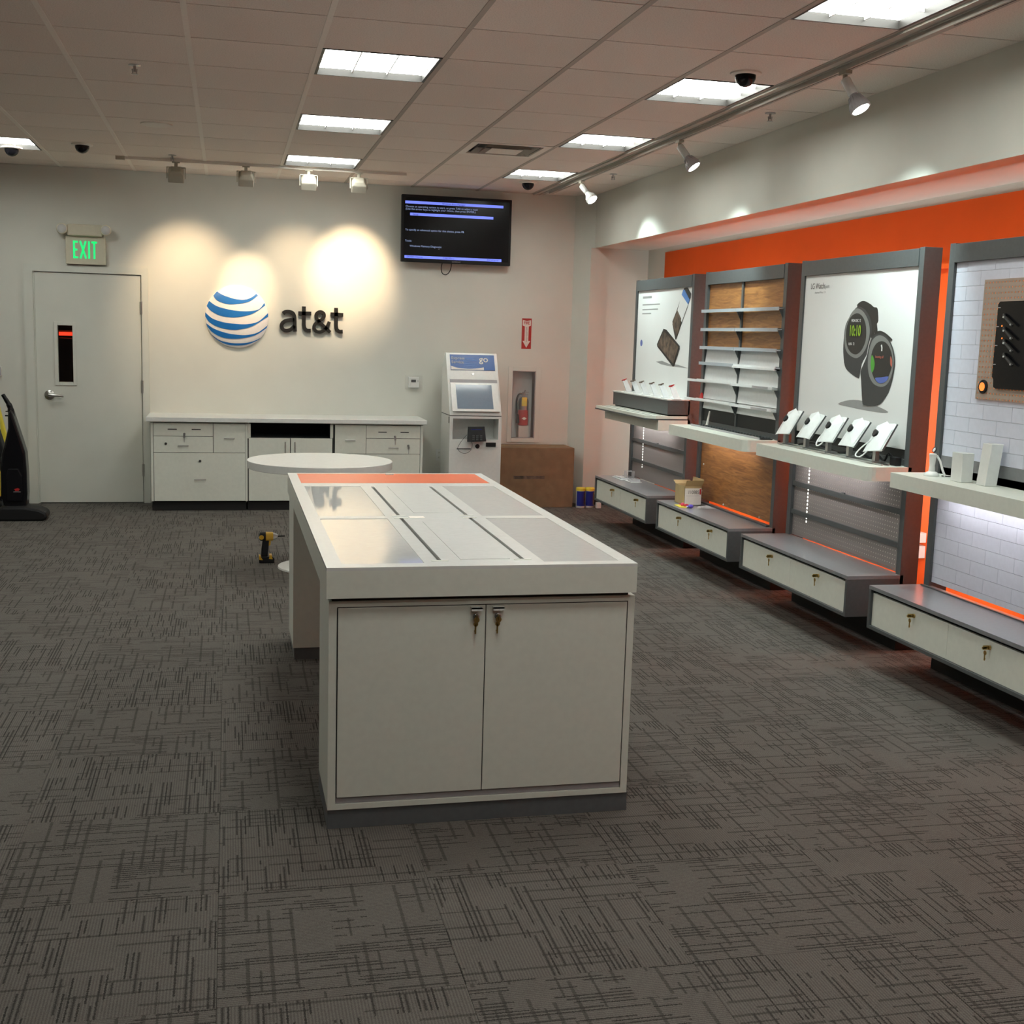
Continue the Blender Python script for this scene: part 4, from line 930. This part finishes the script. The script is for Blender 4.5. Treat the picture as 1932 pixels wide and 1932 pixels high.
# ---- fixture 2 (shelves and wood)
y0, y1 = UN[1]; ym = 7.755
t = thing('display_fixture', 'slate display fixture with cherry wood back panels and narrow shelves', 'display fixture', (3.45, (y0+y1)/2, 0), 'slate display fixtures along the orange wall')
base(t, y0, y1, (7.358, 7.925), 0); rack(t, y0, y1)
for a, b in ((y0+.045, ym-.012), (ym+.012, y1-.045)):
    for z0, z1 in ((1.828, 2.006), (1.695, 1.82), (1.562, 1.685)): B(XF+.020, XF+.030, a, b, z0, z1).build('wood_panel', 'wood', t)
    for k, (z0, z1) in enumerate(((1.449, 1.562), (1.316, 1.449), (1.185, 1.316), (1.112, 1.185))): MB().prism([(XF+.008, z0), (XF+.012, z0), (XF+.024, (z0+z1)/2), (XF+.028, z1-.004), (XF+.020, z1-.004)], lambda q, r_, h: (q, h, r_), a+.002, b-.002).build('white_card', 'shelfwhite', t)
B(XF+.008, XF+.03, ym-.012, ym+.012, 1.02, 2.006).build('centre_post', 'slate', t)
for k, z in enumerate((1.818, 1.686, 1.556, 1.443)):
    for a, b in ((y0+.03, ym-.003), (ym+.003, y1-.03)):
        B(3.372, XF+.01, a, b, z-.003, z+.002).build('shelf', 'shelf', t); B(3.366, 3.372, a, b, z-.014, z+.008).build('shelf_lip', 'shelf' if not (k == 3 and a < 7.5) else 'shelfwhite', t)
B(3.362, XF+.01, y0+.03, ym, 1.425, 1.44).build('price_channel', 'shelfwhite', t)
for z, a, b, dz in ((1.312, y0+.05, 8.58, -.018), (1.172, y0+.05, 8.61, -.018)):
    o = MB().add([(x, y, z+(0 if y > 8 else dz*0)+s_) for s_ in (-.009, .009) for y in (a, b) for x in (3.358, 3.366)], [(0, 2, 3, 1), (4, 5, 7, 6), (0, 1, 5, 4), (2, 6, 7, 3), (0, 4, 6, 2), (1, 3, 7, 5)]).build('sign_channel', 'shelfwhite', t)
    MB().box(3.366, XF+.01, y0+.05, y1-.03, z-.004, z).build('shelf', 'shelfwhite', t)
    B(3.352, 3.358, 7.75, 8.36, z-.002, z+.014).build('sign_channel', 'shelfwhite', t)
    B(3.356, 3.358, 7.16, 7.40, z-.006, z+.007).build('price_label', 'greyink', t)
for z in (1.812, 1.680, 1.550, 1.437, 1.300, 1.160):
    for y in (y0+.034, ym): MB().prism([(3.372, z), (XF+.008, z), (XF+.008, z-.07)], lambda q, r_, h: (q, h, r_), y-.004, y+.004).build('bracket', 'slate', t)
B(XF+.02, XF+.03, y0+.045, y1-.045, .93, 1.112).build('dark_panel', 'gap', t)
counter(t, y0, y1)
B(XF+.018, XF+.028, y0+.045, y1-.045, .445, .912).build('wood_panel', 'wood', t, label='large lower cherry wood panel')
MB().box(XF-.02, XF+.01, y0+.05, y1-.05, .421, .432).build('bottom_rail', 'slate', t)
for y, z in ((8.30, .70), (8.31, .50), (7.30, .455), (7.9, .455)): MB().lathe((XF+.018, y, z), (-1, 0, 0), [(0, .007), (.003, .006)], 10).build('stud', 'white2', t)
lowled(t, y0, y1)
s_ = thing('cable_tray', 'long black slotted cable tray lying on the white shelf under the wood panels', 'tray', (3.33, 7.7, .985))
B(3.305, 3.385, 7.10, 8.30, .986, .992).build('tray', 'black', s_)
for k in range(24): B(3.35, 3.38, 7.13+k*.048, 7.155+k*.048, .992, 1.0).build('tooth', 'slate', s_)
B(3.30, 3.306, 7.12, 8.30, .986, .998).build('edge', 'greyink', s_)
o = MB().tube([(3.375, 8.18, .99), (3.392, 8.175, 1.10)], [.010, .006], 8).build('white_marker', 'dot', None, True); o.data.materials[0] = MT['paper']; tag(o, 'thin white marker leaning upright in the dark slot of the shelf', 'marker')
o = MB().prism([(8.30, 1.182), (8.34, 1.182), (8.335, 1.21), (8.315, 1.225), (8.302, 1.205)], lambda a, b, h: (3.38+h, a, b), -.006, .006).build('red_clip', 'red', None); tag(o, 'small red clip on the lowest white shelf', 'clip')
# open carton and sweets on base
s_ = thing('open_carton', 'small open cardboard carton with a white shipping label on the base', 'box', (3.25, 8.18, .42))
bx0, bx1, by0, by1, bz = 3.20, 3.33, 8.10, 8.29, .56
MB().box(bx0, bx0+.003, by0, by1, .4205, bz).box(bx1-.003, bx1, by0, by1, .4205, bz).box(bx0, bx1, by0, by0+.003, .4205, bz).box(bx0, bx1, by1-.003, by1, .4205, bz).box(bx0, bx1, by0, by1, .4205, .424).build('carton_body', 'cardl', s_)
MB().add([(bx1, by0, bz), (bx1, by1, bz), (bx1+.01, by1+.01, bz+.05), (bx1+.01, by0-.01, bz+.05)], [(0, 1, 2, 3)]).build('flap', 'cardl', s_)
MB().add([(bx0, by0, bz), (bx1, by0, bz), (bx1+.005, by0-.03, bz+.045), (bx0, by0-.03, bz+.045)], [(0, 1, 2, 3)]).build('flap', 'cardl', s_)
MB().add([(bx0, by1, bz), (bx1, by1, bz), (bx1, by1+.045, bz+.02), (bx0, by1+.045, bz+.02)], [(0, 1, 2, 3)]).build('flap', 'cardl', s_)
B(bx0+.002, bx1-.002, by0-.0012, by0-.0002, .425, .545).build('shipping_label', 'paper', s_)
text('label_text', '110885', .036, (bx0+.025, by0-.002, .505), (1, 0, 0), 'ink', s_, .0003, sx=.8)
B(bx1-.016, bx1-.004, by0-.002, by0-.0012, .50, .54).build('label_mark', 'red', s_); B(bx0+.01, bx1-.01, by0-.0018, by0-.0012, .49, .492).build('label_line', 'greyink', s_)
random.seed(3)
for k, (x, y, m_, r_, lab) in enumerate(((3.175, 8.06, 'pink', .016, 'pink wrapped sweet nearest the carton'), (3.185, 8.02, 'red', .014, 'red wrapped sweet in front of the carton'), (3.20, 8.045, 'pink', .012, 'small pink wrapped sweet touching the shipping label'), (3.195, 7.95, 'purple', .018, 'blue wrapped sweet right of the red ones'),
       (3.18, 7.97, 'paper', .010, 'white wrapped sweet beside the blue one'), (3.21, 7.99, 'purple', .011, 'small violet wrapped sweet behind the blue one'))):
    t2 = thing('wrapped_sweet', lab, 'sweet', (x, y, .42), 'wrapped sweets by the carton')
    MB().lathe((x-r_, y, .421+r_*.8), (1, .2, 0), [(0, r_*.3), (r_*.4, r_*.75), (r_, r_*.8), (r_*1.6, r_*.7), (r_*2, r_*.3)], 10).build('sweet', m_, t2, True)
    MB().add([(x-r_, y, .422+r_*.8), (x-r_*1.8, y+r_*.5, .422+r_*1.3), (x-r_*1.8, y-r_*.5, .422+r_*.6)], [(0, 1, 2)]).build('twist', m_, t2)
o = MB().prism([(3.135, 8.13), (3.21, 8.14), (3.20, 7.97), (3.13, 7.99)], fz_, .4205, .4235).build('yellow_packet', 'yellow', None); tag(o, 'flat yellow packet lying under the sweets', 'packet')
o = MB().add([(3.28, 8.03, .4215), (3.34, 8.02, .435), (3.37, 7.88, .424), (3.29, 7.86, .432), (3.24, 7.94, .4215)], [(0, 1, 2), (0, 2, 3), (0, 3, 4)]).build('plastic_bag', 'acrylic', None); tag(o, 'crumpled clear plastic bag beside the carton', 'bag')

# ---- fixture 3 (watch poster)
y0, y1 = UN[2]
t = thing('display_fixture', 'slate display fixture with the large smartwatch poster', 'display fixture', (3.45, (y0+y1)/2, 0), 'slate display fixtures along the orange wall')
base(t, y0, y1, (5.862, 6.439), 0); rack(t, y0, y1); pegs(t, y0, y1, 6.64)
po = B(XF+.010, XF+.020, y0+.045, y1-.045, 1.07, 2.006).build('poster', 'poster', t, label='white poster of two round watches')
W = [('printed_shadow', [(6.327, 1.264), (6.197, 1.293), (6.044, 1.296), (5.878, 1.274), (5.78, 1.254), (5.842, 1.245), (6.037, 1.247), (6.21, 1.255)], 'pshadow'),
('printed_strap', [(6.183, 1.81), (6.161, 1.835), (6.112, 1.842), (6.043, 1.824), (6.004, 1.807), (5.964, 1.798), (5.947, 1.733), (5.959, 1.716), (5.947, 1.675), (5.981, 1.667), (6.002, 1.642), (6.047, 1.675), (6.073, 1.742)], 'pdark'),
('printed_case', [(6.183, 1.81), (6.115, 1.801), (6.052, 1.766), (6.018, 1.725), (6.005, 1.667), (6.03, 1.609), (6.046, 1.55), (6.089, 1.498), (6.104, 1.426), (6.129, 1.421), (6.219, 1.447), (6.276, 1.48), (6.304, 1.553), (6.31, 1.622), (6.299, 1.709), (6.246, 1.769)], 'ink'),
('printed_bezel', [(6.182, 1.803), (6.121, 1.788), (6.075, 1.758), (6.04, 1.717), (6.026, 1.667), (6.041, 1.608), (6.081, 1.558), (6.144, 1.529), (6.214, 1.538), (6.271, 1.567), (6.3, 1.623), (6.299, 1.692), (6.265, 1.752), (6.228, 1.787)], 'pgrey'),
('printed_dial', [(6.182, 1.776), (6.126, 1.763), (6.085, 1.729), (6.065, 1.683), (6.065, 1.625), (6.1, 1.574), (6.155, 1.549), (6.217, 1.559), (6.262, 1.593), (6.286, 1.649), (6.28, 1.709), (6.245, 1.756)], 'pdark'),
('printed_strap', [(5.996, 1.634), (5.98, 1.663), (5.934, 1.679), (5.886, 1.675), (5.829, 1.655), (5.794, 1.628)], 'pdark'),
('printed_case', [(5.997, 1.642), (5.932, 1.663), (5.868, 1.659), (5.81, 1.627), (5.768, 1.58), (5.745, 1.524), (5.747, 1.476), (5.761, 1.419), (5.794, 1.353), (5.864, 1.292), (5.942, 1.277), (6.024, 1.275), (6.052, 1.293), (6.079, 1.406), (6.092, 1.456), (6.071, 1.491), (6.037, 1.542), (6.02, 1.6)], 'ink'),
('printed_bezel', [(5.991, 1.626), (5.931, 1.655), (5.867, 1.647), (5.808, 1.615), (5.77, 1.564), (5.755, 1.508), (5.769, 1.443), (5.808, 1.397), (5.869, 1.382), (5.943, 1.395), (5.994, 1.434), (6.018, 1.492), (6.018, 1.559)], 'pgrey'),
('printed_dial', [(5.887, 1.625), (5.83, 1.609), (5.786, 1.567), (5.768, 1.516), (5.78, 1.467), (5.812, 1.425), (5.871, 1.4), (5.93, 1.416), (5.971, 1.46), (5.989, 1.518), (5.98, 1.572), (5.944, 1.611)], 'pdark'),
('printed_icon', [(5.983, 1.547), (5.962, 1.535), (5.946, 1.502), (5.953, 1.469), (5.971, 1.456), (5.987, 1.501)], 'pgreen'),
('printed_icon', [(5.928, 1.427), (5.868, 1.433), (5.794, 1.44), (5.818, 1.413), (5.871, 1.4), (5.909, 1.409)], 'pblue'),
('printed_icon', [(5.788, 1.547), (5.769, 1.524), (5.768, 1.491), (5.785, 1.507)], 'pred')]
for k, (n_, pp, m_) in enumerate(W): dec(n_, [tuple(q) for q in crom(pp, 3, True)], XP, m_, po, .0003+.0005*k)
lx = XP-.0075
text('printed_time', '10:10', .082, (lx, 6.245, 1.652), (0, -1, 0), 'lime', po, .0002, bold=.002, sx=.72)
text('printed_text', 'MON DEC 12', .022, (lx, 6.225, 1.728), (0, -1, 0), 'poster', po, .0002, sx=.8)
text('printed_text', '8,456   72', .020, (lx, 6.24, 1.600), (0, -1, 0), 'poster', po, .0002, sx=.8)
text('printed_text', 'Incoming call', .020, (lx, 5.94, 1.535), (0, -1, 0), 'pred', po, .0002, sx=.8)
MB().ribbon([(5.886, 1.605), (5.878, 1.590), (5.878, 1.572)], .012, fX(lx), 0, .0003).build('printed_icon', 'poster', po)
text('printed_text', 'LG Watch', .048, (XP-.001, 6.755, 1.925), (0, -1, 0), 'ink', po, .0002, sx=.85); text('printed_text', 'Sport', .034, (XP-.001, 6.585, 1.925), (0, -1, 0), 'greyink', po, .0002, sx=.8)
text('printed_text', 'Android Wear 2.0', .018, (XP-.001, 6.70, 1.897), (0, -1, 0), 'greyink', po, .0002)
counter(t, y0, y1); lowled(t, y0, y1)
B(XF+.02, XF+.04, y0+.045, y1-.045, .96, 1.07).build('dark_panel', 'gap', t)
s_ = thing('mounting_rail', 'grey slotted mounting rail under the tilted tablets', 'rail', (3.31, 6.2, .985))
MB().box(3.285, 3.295, 5.60, 6.82, .986, .994).box(3.325, 3.335, 5.60, 6.82, .986, .994).build('rail', 'steel', s_)
for k, (y, lab) in enumerate(((6.76, 'white tilted tablet leftmost in the row under the watch poster'), (6.49, 'white tilted tablet second from the left under the watch poster'), (6.22, 'white tilted tablet in the middle of the row of five'),
                      (5.98, 'white tilted tablet fourth from the left under the watch poster'), (5.70, 'white tilted tablet rightmost in the row under the watch poster'))):
    q = thing('display_tablet', lab, 'tablet', (3.31, y, .986), 'tilted tablets under the watch poster')
    MB().box(3.298, 3.322, y-.014, y+.014, .995, 1.09).build('post', 'steel', q); MB().box(3.270, 3.350, y-.035, y+.035, .994, 1.0).build('foot', 'steel', q)
    th = math.radians(32); ax = Vector((math.sin(th), 0, math.cos(th))); nn = Vector((-math.cos(th), 0, math.sin(th)))
    c0 = Vector((3.285, y-.02, 1.055))
    roll = math.radians((-4, 3, -3, 2, -6)[k]); sd = Vector((0, -1, 0)); ax2 = ax*math.cos(roll)+sd*math.sin(roll); sd2 = sd*math.cos(roll)-ax*math.sin(roll)
    P_ = lambda a, b, h: c0+sd2*a+ax2*b+nn*h
    rr = .012; rp = [(-.075+rr, 0), (.075-rr, 0), (.075, rr), (.075, .165-rr), (.075-rr, .165), (-.075+rr, .165), (-.075, .165-rr), (-.075, rr)]
    MB().prism(rp, P_, -.004, .004).build('tablet_shell', 'tablet', q)
    MB().prism([(.0755, .004), (.0775, .004), (.0775, .163), (.0755, .163)], P_, -.005, .004).build('edge_frame', 'slate', q)
    MB().add([P_(-.088, -.012, .006), P_(-.03, -.012, .018), P_(.06, .0, .006), P_(.070, .13, .008), P_(.0, .172, .018), P_(-.084, .150, .010), P_(-.02, .08, .032)], [(0, 1, 6), (1, 2, 6), (2, 3, 6), (3, 4, 6), (4, 5, 6), (5, 0, 6)]).build('protective_wrap', 'tablet', q, label='loose white protective wrap')
    MB().lathe(P_(-.022, .088, .018), nn, [(0, .020), (.016, .020), (.020, .017)], 14).build('security_puck', 'black', q, True); MB().lathe(P_(-.045, .105, .012), nn, [(0, .013), (.018, .012)], 10).build('puck_clip', 'pdark', q)
    cp_ = [P_(-.02, .075, .02), P_(-.055, .04, .018), P_(-.065, .0, .02), P_(-.05, -.035, .02), P_(-.03, -.03, .012), P_(-.02, .005, .006)] if k in (2, 4) else [P_(-.02+.035*math.cos(a), .075+.035*math.sin(a)-.02, .010) for a in (2.6, 3.6, 4.6, 5.6, 6.6)]
    if k == 4: cp_ = [P_(-.03, .06, .02), P_(-.075, .02, .025), P_(-.098, -.03, .03), P_(-.085, -.052, .03), P_(-.055, -.045, .02), P_(-.035, .01, .008)]
    MB().tube(crom(cp_, 5), .0038, 7).build('coiled_cable', 'tablet', q, True)
o = MB().tube(crom([(3.37, 5.60, 1.0), (3.36, 5.66, 1.045), (3.37, 5.72, 1.0), (3.36, 5.80, 1.04), (3.37, 5.86, 1.0), (3.36, 6.0, 1.03), (3.37, 6.2, .995), (3.365, 6.5, 1.02), (3.37, 6.7, .995)], 6), .006, 7).build('cable_bundle', 'black', None, True); tag(o, 'tangle of black cables behind the tablets', 'cables')
o = MB().box(3.355, 3.39, 5.58, 5.64, .986, 1.03).build('power_brick', 'black', None, bevel=.004); tag(o, 'black power brick behind the rightmost tablet', 'power supply')

# ---- fixture 4 (white tiles and pegboard)
y0, y1 = UN[3]
t = thing('display_fixture', 'nearest slate display fixture with white tile back and perforated board', 'display fixture', (3.45, (y0+y1)/2, 0), 'slate display fixtures along the orange wall')
base(t, y0, y1, (4.334, 4.915), 0); rack(t, y0, y1); counter(t, y0, y1)
B(XF+.020, XF+.024, y0+.045, y1-.045, 1.075, 2.006).build('backing', 'brickgap', t); B(XF+.020, XF+.024, y0+.045, y1-.045, .44, .955).build('backing', 'brickgap', t)
bc = {}
def bricks(z_lo, z_hi, zr, par0):
    z = zr; k = par0
    while z > z_lo+.002:
        zt_, zb_ = min(z_hi, z), max(z_lo, z-.0685)
        st = 5.172 if k % 2 else 5.063
        ys = [st+n*.2135 for n in range(-7, 3)]
        ys = [y for y in ys if y0+.05 < y < y1-.05]; ys = [y0+.045]+ys+[y1-.045]
        for a, b in zip(ys, ys[1:]):
            key = (round(b-a, 3), round(zt_-zb_, 4))
            if key not in bc: o = bc[key] = B(0, .006, .0007, b-a-.0007, .0007, zt_-zb_-.0007).build('tile', 'brick', None)
            else: o = bc[key].copy(); C.objects.link(o)
            o.parent = t; o.location = Vector((XF+.014, a, zb_))-t.location
        z -= .0685; k += 1
bricks(1.075, 2.006, 2.027, 1); bricks(.44, .955, .949, 0)
pb = MB().box(XF+.006, XF+.010, 4.30, 5.018, 1.366, 1.914).build('perforated_board', 'peg_tan', t, label='tan perforated board')
B(XF+.0102, XF+.0125, 4.305, 5.013, 1.37, 1.91).build('glow_sheet', 'wall_glow', t, label='added glowing sheet standing for the lit orange wall behind the perforations')  # emission stands for the lit orange wall seen through the holes
bk = MB().prism([(4.30, 1.427), (4.855, 1.421), (4.875, 1.428), (4.878, 1.462), (4.890, 1.474), (4.888, 1.80), (4.876, 1.812), (4.30, 1.812)], fX(XF+.004), 0, .008).build('black_plate', 'blackgloss', t, label='black mounting plate with hooks')
for z in (1.785, 1.70, 1.615, 1.53): MB().box(XF-.006, XF-.004, 4.868, 4.884, z-.002, z+.002).build('plate_screw', 'greyink', bk)
for k, z in enumerate((1.755, 1.695, 1.64, 1.58)):
    y = 4.835-k*.008
    MB().tube([(XF-.006, y, z), (XF-.016, y-.012, z-.008), (XF-.020, y-.085, z-.052)], .006, 8).build('hook', 'pdark', bk, True)
    for a in (.0, .55): MB().lathe((XF-.022, y-.020-a*.10, z-.014-a*.06), (-1, 0, 0), [(0, .005), (.004, .004)], 8).build('rivet', 'white2', bk)
    if k in (1, 2): MB().lathe((XF-.005, y+.018, z+.008), (-1, 0, 0), [(0, .004), (.002, .004)], 8).build('hole_glow', 'wall_glow', bk)  # glowing disc, wall light put into the colour of the hole
rg = MB(); rg.lathe((XF+.006, 4.960, 1.425), (-1, 0, 0), [(0, .032), (.006, .032), (.008, .028)], 24); rg.build('grommet_ring', 'black', t); MB().lathe((XF-.002, 4.960, 1.425), (-1, 0, 0), [(0, .020), (.002, .020)], 20).build('grommet_glow', 'wall_glow', t)  # core glows in place of the lit wall behind the opening
lowled(t, y0, y1)
B(XF+.012, XF+.04, y0+.045, y1-.045, .985, 1.075).build('dark_panel', 'slate_top', t)
MB().box(XF-.03, XF-.02, y0+.05, y1-.02, .421, .426).build('top_ridge', 'slate', t)
s_ = thing('charging_stand', 'white bottle-shaped charging stand with a ring on top', 'stand', (3.30, 5.16, .985))
sx_, sy_ = 3.30, 5.16
MB().lathe((sx_, sy_, .986), (0, 0, 1), [(0, .036), (.006, .036), (.016, .028), (.022, .016), (.05, .013), (.085, .016), (.105, .018), (.108, .014)], 28).build('body', 'white2', s_, True)
MB().tube([(sx_+.014, sy_-.012, 1.085), (sx_+.022, sy_-.03, 1.06), (sx_+.028, sy_-.045, 1.02), (sx_+.035, sy_-.06, .99)], .0055, 8).build('support_arm', 'white2', s_, True)
rp = [(sx_+.004+.004*math.sin(a), sy_-.002+.014*math.cos(a), 1.112+.011*math.sin(a)) for a in [i*math.pi/8 for i in range(17)]]
MB().tube(rp, .0028, 6).build('ring', 'black', s_, True); MB().lathe((sx_+.004, sy_-.002, 1.112), (-.9, .1, .35), [(0, .012), (.002, .012)], 16).build('ring_pad', 'white2', s_)
for yy, x, w_, h_, lab, tl in ((4.93, 3.31, .042, .135, 'shorter white plain box standing on the nearest shelf', 0), (4.79, 3.345, .034, .19, 'taller white leaning box standing on the nearest shelf', .02)):
    s_ = thing('white_box', lab, 'box', (x, yy, .985), 'white boxes on the nearest shelf')
    MB().add([(x-.03+(tl if z else 0)+dx_, yy+dy_, .986+z*h_) for z in (0, 1) for dx_, dy_ in ((0, -w_), (.06, -w_), (.06, w_), (0, w_))], [(0, 3, 2, 1), (4, 5, 6, 7), (0, 1, 5, 4), (1, 2, 6, 5), (2, 3, 7, 6), (3, 0, 4, 7)]).build('box_shell', 'white2', s_, bevel=.002)
    B(x-.028+tl*.5, x-.02+tl*.5, yy-w_*.8, yy-w_*.7, 1.0, 1.01).build('notch', 'greyink', s_)
o = MB().tube(crom([(3.33, 5.12, .99), (3.34, 5.07, .993), (3.33, 5.03, 1.0), (3.34, 4.98, 1.0)], 5), .0025, 6).build('thin_cable', 'black', None, True); tag(o, 'thin black cable between the charging stand and the white box', 'cable')

# things on the orange wall in the gap
t = thing('wall_outlet', 'white power strip outlet with a black plug in the orange gap', 'outlet', (XO-.02, 6.13, .40))
MB().box(XO-.045, XO-.007, 6.09, 6.15, .49, .545).box(XO-.045, XO-.007, 6.09, 6.15, .40, .47).build('cover_plate', 'white2', t); MB().box(XO-.10, XO-.045, 6.095, 6.125, .475, .49).build('plug', 'black', t)
MB().tube(crom([(XO-.07, 6.11, .48), (XO-.08, 6.17, .483), (XO-.05, 6.26, .48)], 4), .005, 6).build('cord', 'black', t); MB().tube(crom([(XO-.03, 6.14, .43), (XO-.06, 6.18, .43), (XO-.07, 6.20, .405)], 4), .009, 6).build('white_cord', 'white2', t)
o = B(XO-.04, XO-.01, 4.0, 10.4, 2.035, 2.06).build('conduit', 'tbar', None); o.data.materials[0] = MT['orange']; tag(o, 'orange painted conduit running level behind the fixtures', 'conduit')
